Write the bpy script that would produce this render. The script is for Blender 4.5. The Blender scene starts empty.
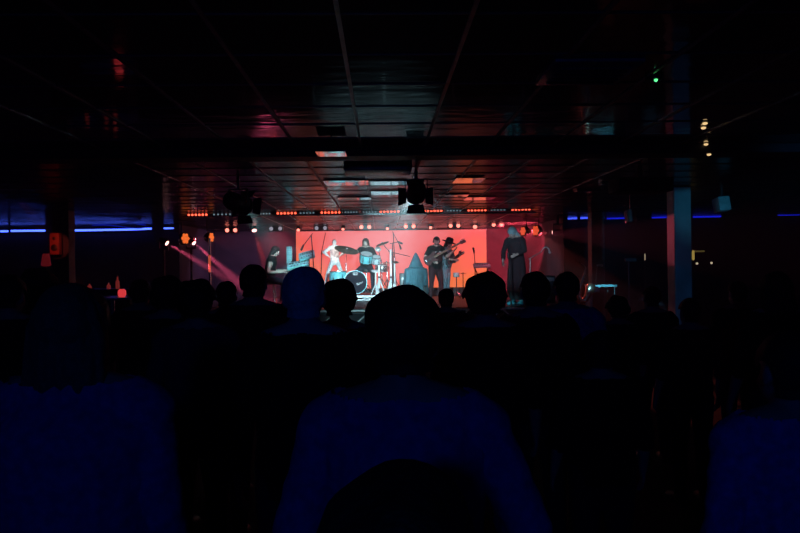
import bpy, bmesh, math, random
import numpy as np
from mathutils import Vector, Matrix, noise
random.seed(7)
D = bpy.data; SC = bpy.context.scene; COL = SC.collection
PI = math.pi; R = math.radians
V = Vector

# ------------------------------------------------------------------ camera
CAMZ = 1.72; F = 700.0
CM = Matrix.Rotation(R(-1.5), 3, 'Z') @ Matrix.Rotation(R(90), 3, 'X') @ Matrix.Rotation(R(-0.75), 3, 'Z')
cam_d = D.cameras.new('camera'); cam_d.sensor_width = 36; cam_d.lens = 36 * F / 800; cam_d.clip_end = 200
cam_d.clip_start = 0.05
cam = D.objects.new('camera', cam_d); COL.objects.link(cam)
cam.matrix_world = Matrix.Translation((0, 0, CAMZ)) @ CM.to_4x4()
SC.camera = cam

def at(px, py, Y):
    d = CM @ V(((px - 400) / F, (266.5 - py) / F, -1))
    return V((0, 0, CAMZ)) + d * (Y / d.y)
def ax(px, Y):                      # x on the axis height
    return at(px, 267, Y).x

# ------------------------------------------------------------------ materials
MATS = {}
def mat(name, col, rough=0.6, metal=0.0, emit=None, strength=0.0, var=0.25, scale=9.0, bump=0.0, spec=0.5, sample=True):
    if name in MATS: return MATS[name]
    m = D.materials.new(name); m.use_nodes = True
    nt = m.node_tree; b = nt.nodes['Principled BSDF']
    b.inputs['Roughness'].default_value = rough; b.inputs['Metallic'].default_value = metal
    b.inputs['Specular IOR Level'].default_value = spec
    tc = nt.nodes.new('ShaderNodeTexCoord'); n = nt.nodes.new('ShaderNodeTexNoise')
    n.inputs['Scale'].default_value = scale; n.inputs['Detail'].default_value = 4
    nt.links.new(tc.outputs['Object'], n.inputs['Vector'])
    rp = nt.nodes.new('ShaderNodeValToRGB')
    rp.color_ramp.elements[0].position = 0.3; rp.color_ramp.elements[1].position = 0.7
    rp.color_ramp.elements[0].color = tuple(c * (1 - var) for c in col) + (1,)
    rp.color_ramp.elements[1].color = tuple(min(1, c * (1 + var)) for c in col) + (1,)
    nt.links.new(n.outputs['Fac'], rp.inputs['Fac']); nt.links.new(rp.outputs['Color'], b.inputs['Base Color'])
    if bump:
        bp = nt.nodes.new('ShaderNodeBump'); bp.inputs['Strength'].default_value = bump; bp.inputs['Distance'].default_value = 0.02
        nt.links.new(n.outputs['Fac'], bp.inputs['Height']); nt.links.new(bp.outputs['Normal'], b.inputs['Normal'])
    if emit:
        b.inputs['Emission Color'].default_value = tuple(emit) + (1,)
        b.inputs['Emission Strength'].default_value = strength
        if not sample: m.cycles.emission_sampling = 'NONE'
    MATS[name] = m
    return m

BLACK = mat('black_paint', (.012, .012, .014), .45)
BLACKMATT = mat('black_matt', (.01, .01, .012), .9)
CHROME = mat('chrome', (.8, .82, .84), .22, 1.0, var=.05)
STEEL = mat('grey_steel', (.32, .33, .35), .4, .8)
WHITEM = mat('white_plastic', (.75, .76, .76), .4, var=.05)
SKIN = mat('skin', (.55, .36, .28), .6, var=.08)
SKINPALE = mat('pale_skin', (.68, .5, .42), .6, var=.08)
HAIRD = mat('dark_hair', (.018, .013, .011), .7, scale=60, bump=.4)
HAIRB = mat('brown_hair', (.06, .035, .022), .7, scale=60, bump=.4)
HAIRG = mat('grey_hair', (.42, .42, .44), .75, scale=60, bump=.4)
HAIRF = mat('fair_hair', (.2, .15, .1), .75, scale=60, bump=.4)
SHIRTBLUE = mat('blue_cotton', (.12, .16, .55), .9, scale=40)
SHIRTROYAL = mat('royal_blue_cotton', (.16, .22, .8), .9, scale=40)
SHIRTBLK = mat('black_cotton', (.012, .012, .013), .95, scale=40, spec=.15)
SHIRTCHAR = mat('charcoal_cotton', (.03, .03, .034), .95, scale=40, spec=.15)
SHIRTNAVY = mat('navy_cotton', (.05, .06, .12), .95, scale=40, spec=.2)
DENIM = mat('dark_denim', (.02, .025, .045), .95, scale=60, spec=.2)
TEALCL = mat('teal_cloth', (.042, .115, .145), .9, scale=14)
GREYDEN = mat('faded_denim', (.22, .32, .38), .9, scale=30)
SHOE = mat('black_leather', (.015, .014, .013), .5)

# ------------------------------------------------------------------ mesh helpers
class MB:
    def __init__(s): s.bm = bmesh.new()
    def box(s, c, size, rot=None, bevel=0.0):
        g = bmesh.ops.create_cube(s.bm, size=1.0)['verts']
        M = Matrix.Translation(c) @ (rot.to_4x4() if rot is not None else Matrix.Identity(4)) @ Matrix.Diagonal((*size, 1))
        bmesh.ops.transform(s.bm, matrix=M, verts=g)
        if bevel:
            es = list({e for v in g for e in v.link_edges})
            bmesh.ops.bevel(s.bm, geom=es, offset=bevel, segments=2, affect='EDGES', profile=.5)
        return s
    def tube(s, pts, rads, seg=12, ref=(1, 0, 0), dome=True):
        pts = [V(p) for p in pts]; n = len(pts)
        if not isinstance(rads, (list, tuple)): rads = [rads] * n
        rads = [(r, r) if not isinstance(r, (list, tuple)) else r for r in rads]
        tang = []
        for i in range(n):
            a = pts[max(0, i - 1)]; b = pts[min(n - 1, i + 1)]
            t = (b - a); tang.append(t.normalized() if t.length > 1e-9 else V((0, 0, 1)))
        P, Q, T = list(pts), list(rads), list(tang)
        if dome:
            for k in (.55, .85):
                r0 = rads[0]; h = min(r0); f = math.sqrt(1 - k * k)
                P.insert(0, pts[0] - tang[0] * h * k); Q.insert(0, (r0[0] * f, r0[1] * f)); T.insert(0, tang[0])
                r1 = rads[-1]; h = min(r1)
                P.append(pts[-1] + tang[-1] * h * k); Q.append((r1[0] * f, r1[1] * f)); T.append(tang[-1])
        rings = []
        refv = V(ref); prev = None
        for p, q, t in zip(P, Q, T):
            base = prev if prev is not None else refv
            u = base - t * base.dot(t)
            if u.length < 1e-3:
                base = V((0, 1, 0)) if abs(t.y) < .9 else V((0, 0, 1)); u = base - t * base.dot(t)
            u.normalize(); w = t.cross(u)
            prev = u
            rings.append([s.bm.verts.new(p + u * (q[0] * math.cos(2 * PI * k / seg)) + w * (q[1] * math.sin(2 * PI * k / seg))) for k in range(seg)])
        for a, b in zip(rings, rings[1:]):
            for k in range(seg):
                s.bm.faces.new((a[k], a[(k + 1) % seg], b[(k + 1) % seg], b[k]))
        s.bm.faces.new(list(reversed(rings[0]))); s.bm.faces.new(rings[-1])
        return s
    def ball(s, c, r, rot=None, seg=16):
        if not isinstance(r, (list, tuple)): r = (r, r, r)
        g = bmesh.ops.create_uvsphere(s.bm, u_segments=seg, v_segments=max(8, seg * 2 // 3), radius=1.0)['verts']
        M = Matrix.Translation(c) @ (rot.to_4x4() if rot is not None else Matrix.Identity(4)) @ Matrix.Diagonal((*r, 1))
        bmesh.ops.transform(s.bm, matrix=M, verts=g)
        return s
    def lathe(s, prof, c=(0, 0, 0), axis=(0, 0, 1), seg=24, ring=False):
        q = V((0, 0, 1)).rotation_difference(V(axis).normalized()).to_matrix()
        rings = []
        for r, h in prof:
            rings.append([s.bm.verts.new(V(c) + q @ V((max(r, 1e-4) * math.cos(2 * PI * k / seg), max(r, 1e-4) * math.sin(2 * PI * k / seg), h))) for k in range(seg)])
        for a, b in zip(rings, rings[1:]):
            for k in range(seg):
                s.bm.faces.new((a[k], a[(k + 1) % seg], b[(k + 1) % seg], b[k]))
        if ring:
            for k in range(seg):
                s.bm.faces.new((rings[-1][k], rings[-1][(k + 1) % seg], rings[0][(k + 1) % seg], rings[0][k]))
            return s
        s.bm.faces.new(list(reversed(rings[0]))); s.bm.faces.new(rings[-1])
        return s
    def prism(s, outline, depth, M):
        lo = [s.bm.verts.new(M @ V((x, y, -depth / 2))) for x, y in outline]
        hi = [s.bm.verts.new(M @ V((x, y, depth / 2))) for x, y in outline]
        n = len(lo)
        for k in range(n): s.bm.faces.new((lo[k], lo[(k + 1) % n], hi[(k + 1) % n], hi[k]))
        s.bm.faces.new(list(reversed(lo))); s.bm.faces.new(hi)
        return s
    def build(s, name, m, parent=None, smooth=True):
        bmesh.ops.recalc_face_normals(s.bm, faces=s.bm.faces)
        me = D.meshes.new(name); s.bm.to_mesh(me); s.bm.free()
        me.materials.append(m)
        o = D.objects.new(name, me); COL.objects.link(o)
        if parent: o.parent = parent
        if smooth:
            me.polygons.foreach_set('use_smooth', [True] * len(me.polygons))
            try: me.set_sharp_from_angle(angle=R(40))
            except Exception: pass
        return o

def thing(name, label, cat, loc=(0, 0, 0), rotz=0.0, group=None, M=None):
    o = D.objects.new(name, None); COL.objects.link(o); o.empty_display_size = .1
    o.location = loc
    if M is not None: o.rotation_euler = M.to_euler()
    else: o.rotation_euler = (0, 0, rotz)
    o['label'] = label; o['category'] = cat
    if group: o['group'] = group
    return o
def tag(o, label, cat, group=None, kind=None):
    o['label'] = label; o['category'] = cat
    if group: o['group'] = group
    if kind: o['kind'] = kind
    return o
def struct(name, mb, m, label=None, parent=None):
    o = mb.build(name, m, parent, smooth=False)
    if not parent:
        o['kind'] = 'structure'
        if label: o['label'] = label
    return o

def lamp(name, kind, loc, target, energy, color, parent=None, **kw):
    l = D.lights.new(name, kind); l.energy = energy; l.color = color
    for k, v in kw.items(): setattr(l, k, v)
    o = D.objects.new(name, l); COL.objects.link(o)
    d = (V(target) - V(loc)).normalized()
    Mw = Matrix.Translation(loc) @ d.to_track_quat('-Z', 'Y').to_matrix().to_4x4()
    if parent:
        o.parent = parent
        Mp = Matrix.Translation(parent.location) @ parent.rotation_euler.to_matrix().to_4x4()
        o.matrix_local = Mp.inverted() @ Mw
    else: o.matrix_world = Mw
    return o

# ------------------------------------------------------------------ the room
CEIL = 2.85
WALLM = mat('navy_wall_paint', (.035, .038, .06), .85, scale=3)
STAGEWALL = mat('stage_wall_cloth', (.10, .07, .09), .9, scale=4)
CARPET = mat('dark_carpet', (.02, .018, .022), .95, scale=50, bump=.3)
STAGEFL = mat('stage_floor_vinyl', (.03, .03, .035), .5, scale=5)

def tile_material(name, base, rough, bump, spec=.5, metal=0.0):
    m = D.materials.new(name); m.use_nodes = True; nt = m.node_tree; b = nt.nodes['Principled BSDF']
    tc = nt.nodes.new('ShaderNodeTexCoord')
    mp = nt.nodes.new('ShaderNodeMapping'); mp.inputs['Scale'].default_value = (1.2, 3.2, 1)
    nt.links.new(tc.outputs['Object'], mp.inputs['Vector'])
    n = nt.nodes.new('ShaderNodeTexNoise'); n.inputs['Scale'].default_value = 1.6; n.inputs['Detail'].default_value = 3
    nt.links.new(mp.outputs['Vector'], n.inputs['Vector'])
    bp = nt.nodes.new('ShaderNodeBump'); bp.inputs['Strength'].default_value = bump; bp.inputs['Distance'].default_value = .03
    nt.links.new(n.outputs['Fac'], bp.inputs['Height']); nt.links.new(bp.outputs['Normal'], b.inputs['Normal'])
    # tile to tile variation
    vv = nt.nodes.new('ShaderNodeVectorMath'); vv.operation = 'SNAP'; vv.inputs[1].default_value = (.6, .6, 100)
    ad = nt.nodes.new('ShaderNodeVectorMath'); ad.operation = 'ADD'; ad.inputs[1].default_value = (.18, -.12, 0)
    nt.links.new(tc.outputs['Object'], ad.inputs[0]); nt.links.new(ad.outputs[0], vv.inputs[0])
    w = nt.nodes.new('ShaderNodeTexWhiteNoise'); nt.links.new(vv.outputs[0], w.inputs['Vector'])
    mr = nt.nodes.new('ShaderNodeMapRange'); mr.inputs['To Min'].default_value = rough * .75; mr.inputs['To Max'].default_value = rough * 1.3
    nt.links.new(w.outputs['Value'], mr.inputs['Value']); nt.links.new(mr.outputs['Result'], b.inputs['Roughness'])
    b.inputs['Base Color'].default_value = (*base, 1); b.inputs['Specular IOR Level'].default_value = spec
    b.inputs['Metallic'].default_value = metal
    return m
CEILM = tile_material('dark_gloss_ceiling_tile', (.012, .012, .014), .22, .12, spec=.07)
CEILM.node_tree.nodes['Principled BSDF'].inputs['IOR'].default_value = 1.22
CEILN = tile_material('polished_ceiling_tile', (.03, .03, .033), .075, .10, spec=.7)
MIRROR = tile_material('mirror_panel', (.42, .42, .43), .06, .03, metal=1.0)

XL, XR, Y0, Y1 = -12.5, 12.5, -5.0, 21.6
struct('floor', MB().box((0, 8.3, -.05), (25, 26.6, .1)), CARPET)
struct('wall_left', MB().box((XL - .1, 8.3, 1.43), (.2, 26.6, 2.85)), WALLM)
struct('wall_right', MB().box((XR + .1, 8.3, 1.43), (.2, 26.6, 2.85)), WALLM)
struct('wall_rear', MB().box((0, Y0 - .1, 1.43), (25, .2, 2.85)), WALLM)
struct('wall_back', MB().box((-.4, Y1 + .1, 1.43), (11.5, .2, 2.85)), STAGEWALL)
struct('wall_back_left', MB().box((-8.8, 17.9, 1.43), (7.4, .2, 2.85)), WALLM)
struct('wall_stage_left', MB().box((-5.2, 19.8, 1.43), (.2, 3.6, 2.85)), STAGEWALL)
struct('wall_back_right', MB().box((8.45, 16.9, 1.43), (8.1, .2, 2.85)), WALLM)
struct('wall_stage_right', MB().box((4.5, 19.3, 1.43), (.2, 4.6, 2.85)), STAGEWALL)
# ceiling: polished front bay, downstand beam, ribbed rear bay
struct('ceiling', MB().box((0, 14.15, CEIL + .05), (25, 14.9, .1)), CEILM)
struct('ceiling_front', MB().box((0, .85, CEIL + .05), (25, 11.7, .1)), CEILN)
# downstand
struct('trim_1', MB().box((0, 6.72, CEIL - .045), (24.6, .30, .09), bevel=.006), mat('dark_beam_paint', (.012, .012, .016), .6), None)
GRID = mat('tile_grid_metal', (.42, .40, .40), .45, .8)
g = MB()
for k in range(-4, 6):
    x = -.18 + .6 * k
    g.box((x, 3.2, CEIL - .004), (.022, 6.6, .01)); g.box((x, 14.0, CEIL - .004), (.022, 14.0, .01))
struct('trim_2', g, GRID)
g = MB()
for k in range(-3, 26):
    y = 4.32 + .6 * k
    if 6.4 < y < 7.0: continue
    g.box((.4, y, CEIL - .003), (12.4, .012, .007))
struct('trim_3', g, mat('tile_cross_metal', (.12, .12, .12), .5, .5))

def ceil_panel(px0, px1, py0, py1, label, tilt=0.0):
    y0 = at((px0 + px1) / 2, py0, 1); y1 = at((px0 + px1) / 2, py1, 1)
    h = CEIL - CAMZ
    ya = h / (y0.z - CAMZ); yb = h / (y1.z - CAMZ)
    xa = at(px0, (py0 + py1) / 2, (ya + yb) / 2).x; xb = at(px1, (py0 + py1) / 2, (ya + yb) / 2).x
    o = MB().box((0, 0, 0), (xb - xa, yb - ya, .012), Matrix.Rotation(tilt, 3, 'X')).build('ceiling_panel', MIRROR, None, False)
    o.location = ((xa + xb) / 2, (ya + yb) / 2, CEIL - .016 - abs(tilt) * (yb - ya) * .5)
    return tag(o, label, 'ceiling panel', 'mirrored strips set in the ceiling')
ceil_panel(325, 368.5, 179, 184, 'mirrored ceiling strip showing pinkish white, nearer one left of the centre line')
ceil_panel(338, 371, 196.3, 198.6, 'thin mirrored ceiling strip left of centre, close above the red light bars')
ceil_panel(370.5, 407, 179.5, 182.5, 'mirrored ceiling strip with a cyan line, left of the hanging lantern, nearer one', -.039)
ceil_panel(371, 405, 189.5, 192, 'mirrored ceiling strip with a cyan line, left of the hanging lantern, further one', -.061)
ceil_panel(454, 483, 176.5, 181.5, 'wide red mirrored ceiling strip right of the hanging lantern')
ceil_panel(438, 468, 193.5, 195.6, 'thin red mirrored ceiling strip right of the hanging lantern')
ceil_panel(465, 494, 196, 199, 'pale mirrored ceiling strip above the light bars at the right')
p = at(331.5, 153.5, 6.33)  # added reflector, tilted to throw stage glints in front of the beam
o = MB().box((0, 0, 0), (.26, .36, .012), Matrix.Rotation(.037, 3, 'X')).build('ceiling_panel', MIRROR, None, False); o.location = p
tag(o, 'small hanging mirror plate added for red and cyan glints before the dark beam', 'ceiling panel', 'mirrored strips set in the ceiling')
MB().tube([(0, 0, .006), (0, 0, CEIL - p.z)], .01, seg=8, dome=False).build('hanger', BLACK, o)
ceil_panel(575, 599, 189.5, 191, 'bluish mirrored ceiling strip towards the right pillars, further one', .02)
ceil_panel(600, 628, 182.5, 184, 'bluish mirrored ceiling strip towards the right pillars, nearer one', .02)

# pillars
PIL = mat('pale_pillar_paint', (.42, .45, .5), .6, scale=3)
def pillar(name, px0, px1, Y, label, m=PIL, dep=.28):
    xa, xb = ax(px0, Y), ax(px1, Y)
    w = xb - xa
    mb = MB().box(((xa + xb) / 2, Y + dep / 2, CEIL / 2), (w, dep, CEIL - .02), bevel=.012)
    o = mb.build(name, m, None, False); o['kind'] = 'structure'; o['label'] = label; return o
pillar('trim_4', 675, 692, 10.2, 'broad pale pillar lit blue at the right')
pillar('trim_5', 592, 605, 15.0, 'slim pillar beside the stage, pink along its edge', mat('slim_pillar_paint', (.2, .2, .22), .6))
pillar('trim_6', 52, 69, 13.0, 'dark pillar on the left between the blue strips', mat('dark_pillar_paint', (.04, .04, .06), .6))

# ------------------------------------------------------------------ stage
SZ = .82
stage = MB()
stage.box((-.6, 18.3, SZ - .06), (10.0, 6.4, .12), bevel=.01)
o = stage.build('stage_deck', STAGEFL, None, False); o['kind'] = 'structure'; o['label'] = 'raised black stage deck'
o = MB().box((-.6, 15.16, (SZ - .12) / 2), (9.9, .04, SZ - .12)).build('stage_skirt', mat('stage_skirt_cloth', (.015, .015, .02), .9), None, False)
o['kind'] = 'structure'

t = thing('stage_edge_truss', 'bright aluminium lattice along the front edge of the stage', 'truss', (.1, 15.02, SZ))
ALU = mat('bright_aluminium', (.8, .82, .83), .5, .3)
for z in (-.04, -.36): MB().tube([(-3.2, 0, z), (3.2, 0, z)], .024, seg=10, dome=False).build('chord', ALU, t)
mb = MB()
for i in range(18):
    x0 = -3.2 + 6.4 * i / 18; x1 = x0 + 6.4 / 18
    mb.tube([(x0, 0, -.36 if i % 2 else -.04), (x1, 0, -.04 if i % 2 else -.36)], .016, seg=8, dome=False)
mb.build('lacing', ALU, t)
for i in range(5): MB().tube([(-3.0 + 1.5 * i, 0, -.36), (-3.0 + 1.5 * i, 0, -SZ)], .02, seg=8, dome=False).build('leg', ALU, t)
# LED video wall
def screen_mat():
    m = D.materials.new('red_video_wall'); m.use_nodes = True; nt = m.node_tree; b = nt.nodes['Principled BSDF']
    b.inputs['Base Color'].default_value = (.01, .01, .01, 1); b.inputs['Roughness'].default_value = .6
    tc = nt.nodes.new('ShaderNodeTexCoord')
    sp = nt.nodes.new('ShaderNodeSeparateXYZ'); nt.links.new(tc.outputs['Object'], sp.inputs[0])
    n = nt.nodes.new('ShaderNodeTexNoise'); n.inputs['Scale'].default_value = .9; n.inputs['Detail'].default_value = 3
    nt.links.new(tc.outputs['Object'], n.inputs['Vector'])
    def mth(op, a, b_):
        x = nt.nodes.new('ShaderNodeMath'); x.operation = op
        for i, q in enumerate((a, b_)):
            if isinstance(q, (int, float)): x.inputs[i].default_value = q
            else: nt.links.new(q, x.inputs[i])
        return x.outputs[0]
    ab = mth('ABSOLUTE', mth('SUBTRACT', sp.outputs['X'], -.1), 0)
    f = mth('ADD', mth('MULTIPLY', ab, .28), mth('MULTIPLY', sp.outputs['Z'], -.55))
    f = mth('ADD', f, mth('MULTIPLY', mth('SUBTRACT', n.outputs['Fac'], .5), 1.1))
    rp = nt.nodes.new('ShaderNodeValToRGB'); e = rp.color_ramp.elements
    e[0].position = -.0; e[0].color = (1.0, .20, .21, 1); e[1].position = 1.0; e[1].color = (1.0, .19, .06, 1)
    k = e.new(.45); k.color = (1.0, .125, .11, 1)
    nt.links.new(f, rp.inputs['Fac']); nt.links.new(rp.outputs['Color'], b.inputs['Emission Color'])
    b.inputs['Emission Strength'].default_value = 1.12
    return m
SY = 21.2
tl = at(296, 231.5, SY); tr = at(486, 229.5, SY)
sw = tr.x - tl.x; top = (tl.z + tr.z) / 2; bot = SZ + .25
scr = thing('video_wall', 'wide glowing red and orange video screen across the back of the stage', 'screen', ((tl.x + tr.x) / 2, SY, SZ))
o = MB().box((0, 0, (top + bot) / 2 - SZ), (sw, .05, top - bot)).build('display', screen_mat(), scr, False)
# recentre display object origin for its texture
c = (top + bot) / 2 - SZ
o.data.transform(Matrix.Translation((0, 0, -c))); o.location = (0, 0, c)
b = MB()
b.box((0, .08, c), (sw + .05, .08, top - bot + .05))
b.build('housing', BLACK, scr, False)
b = MB()
for sx in (-2, 0, 2): b.box((sx, .08, .115), (.3, .3, .23))
b.build('base_frame', BLACK, scr, False)

# ------------------------------------------------------------------ lighting rigs
LEDR = mat('red_led', (.3, .02, .01), .4, emit=(1, .10, .05), strength=3.2, var=0)
LEDW = mat('cool_led', (.3, .3, .3), .4, emit=(.42, .62, .75), strength=.34, var=0, sample=False)
def pipe(name, px0, py0, px1, py1, Y, r, label, m=STEEL, truss=False):
    a, b_ = at(px0, py0, Y), at(px1, py1, Y)
    a.z = b_.z = (a.z + b_.z) / 2
    t = thing(name, label, 'truss' if truss else 'lighting bar', ((a.x + b_.x) / 2, Y, a.z))
    L = b_.x - a.x
    mb = MB()
    if truss:
        h = .05
        MB().tube([(-L / 2, 0, h), (L / 2, 0, h)], r, dome=False).build('chord', m, t)
        MB().tube([(-L / 2, 0, -h), (L / 2, 0, -h)], r, dome=False).build('chord', m, t)
        n = int(L / .3)
        for i in range(n):
            x0 = -L / 2 + L * i / n; x1 = x0 + L / n
            mb.tube([(x0, 0, -h if i % 2 else h), (x1, 0, h if i % 2 else -h)], r * .5, seg=8, dome=False)
        mb.build('lacing', m, t)
    else:
        mb.tube([(-L / 2, 0, 0), (L / 2, 0, 0)], r, dome=False).build('pipe', m, t)
    n = 4
    for i in range(n):
        x = -L / 2 + L * (i + .5) / n
        z0 = .05 if truss else r
        if CEIL - a.z > z0 + .005:
            MB().tube([(x, 0, z0 - .01), (x, 0, CEIL - a.z)], .012, seg=8, dome=False).build('hanger', m, t)
    return t
pipe('lighting_bar', 183, 217, 536, 211.5, 14.3, .022, 'grey pipe under the ceiling carrying the row of red light bars')
pipe('lighting_truss', 222, 221, 515, 217.5, 17.6, .022, 'grey lighting truss over the stage behind the red light bars', truss=True)

bars = [((187, 208, 'R'), (212, 232, 'W')), ((256, 271, 'W'), (276, 297, 'R')), ((299, 315, 'W'), (320, 341, 'R')),
        ((344, 358, 'W'),), ((362, 377, 'W'), (379, 400, 'R')), ((403, 419, 'W'), (423, 443, 'R')),
        ((446, 462, 'W'), (467, 487, 'R')), ((490, 506, 'W'), (511, 531, 'R'))]
where = ['leftmost of the row, red end at its left', 'just right of the left hanging lantern',
         'third from the left end of the row', 'short one with only pale lamps',
         'pale then red, left of the central lantern', 'right behind the central lantern',
         'second from the right end of the row', 'rightmost of the row']
led_me = None
for seg, wh in zip(bars, where):
    p0, p1 = seg[0][0], seg[-1][1]
    yy = lambda p: 214.8 - (p - 197) * .0165
    a, b_ = at(p0, yy(p0), 14.2), at(p1, yy(p1), 14.2)
    z = (a.z + b_.z) / 2
    t = thing('light_bar', 'bar of small red and white lamps, ' + wh, 'light bar', ((a.x + b_.x) / 2, 14.2, z), 0, 'light bars above the stage front')
    MB().box((0, .035, 0), (b_.x - a.x + .04, .05, .05), bevel=.006).build('housing', BLACK, t, False)
    MB().box((0, .09, 0), (.06, .1, .03)).build('clamp', BLACK, t, False)
    for s0, s1, kd in seg:
        n = 6 if kd == 'R' else 5
        proto = None
        for i in range(n):
            px = s0 + (s1 - s0) * (i + .5) / n
            q = at(px, yy(px), 14.2)
            if proto is None:
                r = .022 if kd == 'R' else .018
                proto = MB().lathe([(r * .2, .02), (r * .8, .013), (r, 0), (r, -.02)], (0, 0, 0), (0, -1, 0), 10).build('led', LEDR if kd == 'R' else LEDW, t)
                e = proto
            else:
                e = proto.copy(); COL.objects.link(e); e.parent = t
            e.location = (q.x - t.location.x, -.005, q.z - z)

def lens_mat(name, col, st, sample=False):
    return mat(name, (.1, .1, .1), .3, emit=col, strength=st, var=0, sample=sample)
LPINK = lens_mat('pink_white_lens', (1, .42, .40), 5)
LRED = lens_mat('warm_red_lens', (1, .20, .15), 3.2)
LDIM = lens_mat('dim_white_lens', (.62, .58, .72), .55)
LAMB = lens_mat('amber_lens', (1, .17, .028), 1.1)
LAMBR = lens_mat('amber_red_lens', (1, .10, .03), .9)

def moving_head(px, py, Y, target, lens, r, label, hang=True, group='moving head lamps over the stage'):
    p = at(px, py, Y)
    t = thing('moving_head', label, 'stage light', p, 0, group)
    tg = V(target) - p
    d = tg.normalized()
    q = V((0, 0, 1)).rotation_difference(d).to_matrix()
    # lens centre sits at the thing origin; body behind
    hd_ = MB().lathe([(r * .95, .005), (r * 1.25, .0), (r * 1.35, -.06), (r * 1.3, -.16), (r * .8, -.22), (r * .2, -.23)], (0, 0, 0), d, 20).build('head', BLACK, t)
    MB().lathe([(r * .1, .02), (r * .7, .014), (r, .004), (r, -.01)], (0, 0, 0), d, 16).build('lens', lens, hd_)
    s = 1 if hang else -1
    back = -d * .11
    yk = MB()
    top_ = back + V((0, 0, s * (r + .13)))
    for sx in (-1, 1):
        yk.box((back.x + sx * (r * 1.35 + .03), back.y, back.z + s * (r * .5 + .04)), (.025, .06, r + .16))
    yk.box((top_.x, top_.y, top_.z), (2 * r * 1.35 + .085, .07, .03))
    yk.build('yoke', BLACK, t, False)
    end = (CEIL - p.z) if hang else (SZ - p.z)
    if abs(end) > abs(top_.z):
        MB().tube([(top_.x, top_.y, top_.z), (top_.x, top_.y, end)], .03, dome=False, seg=10).build('clamp' if hang else 'stand', BLACK, t)
    return t

def pair_lamp(px0, px1, py, Y, lens, label):
    p = at((px0 + px1) / 2, py, Y); q0 = at(px0, py, Y); q1 = at(px1, py, Y)
    t = thing('blinder_lamp', label, 'stage light', p, 0, 'two-lamp blinders over the stage')
    hw = (q1.x - q0.x) / 2
    hs_ = MB().box((0, .08, 0), (hw * 2 + .16, .12, .15), bevel=.01).build('housing', BLACK, t, False)
    for s in (-1, 1):
        MB().lathe([(.01, .02), (.04, .012), (.052, 0), (.054, -.02)], (s * hw, .01, 0), (0, -1, 0), 16).build('lens', lens, hs_)
    MB().tube([(0, .08, .06), (0, .08, CEIL - p.z)], .015, dome=False, seg=8).build('bracket', BLACK, t)
    return t

LY = 19.0
for px0, px1, py, ln, lb in [
    (227, 235, 230.2, LRED, 'pair of orange-red round lamps at the left end, beside the left lantern'),
    (271, 280, 228.6, LDIM, 'dim pair of round white lamps left of the screen'),
    (316.5, 325, 228, LDIM, 'dim pair of round white lamps above the left part of the screen'),
    (361.3, 369.2, 227, LRED, 'bright pair of round lamps above the drummer'),
    (405.8, 413.6, 226.4, LRED, 'bright pair of round lamps above the hooded figure'),
    (450.6, 458.4, 225.7, LRED, 'bright pair of round lamps above the guitarist in the hat'),
    (493.8, 501.5, 224.6, LRED, 'bright pair of round lamps right of the screen, above the cloaked singer')]:
    pair_lamp(px0, px1, py, LY, ln, lb)
for px, py, ln, r, tg, lb in [
    (254.3, 230.4, LPINK, .065, (-3.0, 18.0, 1.4), 'pinkish spotlight throwing a red beam down, left of the screen'),
    (298.3, 230, LRED, .045, (-2.0, 16.0, .9), 'small red spotlight at the top left corner of the screen'),
    (343, 229.2, LRED, .04, (-1.0, 16.0, .9), 'small red spotlight over the pale figure'),
    (387.4, 228.6, LRED, .04, (.2, 16.0, .9), 'small red spotlight over the crash cymbal'),
    (430.6, 227.6, LRED, .045, (1.2, 16.0, .9), 'small red spotlight over the bass player'),
    (475, 226.8, LRED, .06, (2.0, 16.0, .9), 'small red spotlight near the top right corner of the screen')]:
    moving_head(px, py, LY, tg, ln, r, lb)

# side beams
p1, p2, p3 = at(167, 243.2, 16.6), at(194, 243, 16.8), at(553, 232.5, 17.0)
moving_head(167, 243.2, 16.6, at(252, 297, 15.8), LPINK, .055, 'left spotlight on a stand with a pink beam, the outer one', False, 'spotlights at the left of the stage')
moving_head(194, 243, 16.8, at(252, 297, 15.9), LPINK, .055, 'left spotlight on a stand with a pink beam, the inner one', False, 'spotlights at the left of the stage')
moving_head(553, 232.5, 17.0, at(505, 236, 17.5), LPINK, .055, 'right spotlight with a pinkish beam beside the amber lamps', True, 'spotlights at the right of the stage')

def amber(px, py, Y, w, h, lens, label, ang=0):
    p = at(px, py, Y); rr = h / 2 * Y / F
    t = thing('amber_lamp', label, 'stage light', p, ang, 'round amber lamps at the stage sides')
    hs_ = MB().lathe([(rr * 1.1, .01), (rr * 1.15, 0), (rr * 1.1, -.08), (rr * .6, -.16)], (0, 0, 0), (0, -1, 0), 20).build('housing', BLACK, t)
    for k in range(7):
        x, z = (0, 0) if k == 6 else (rr * .66 * math.cos(k * PI / 3), rr * .66 * math.sin(k * PI / 3))
        MB().lathe([(.01, .03), (rr * .3, .022), (rr * .36, .005), (rr * .36, 0)], (x, 0, z), (0, -1, 0), 10).build('lens', lens, hs_)
    MB().tube([(0, .1, rr), (0, .1, CEIL - p.z)], .014, dome=False, seg=8).build('bracket', BLACK, t)
    return t
amber(185, 238.5, 16.6, 8, 11, LAMB, 'large amber lamp at the left of the stage, outer one', R(62))
amber(211, 237.3, 16.8, 5, 9.5, LAMB, 'amber lamp at the left of the stage above the upright pole', R(74))
amber(523.3, 231.2, 17.2, 5.5, 9, LAMBR, 'deep orange lamp behind the cloaked singer, nearer to him', R(-64))
amber(535.8, 230.7, 17.2, 7, 10.5, LAMBR, 'larger deep orange lamp right of the cloaked singer', R(-60))

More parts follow.
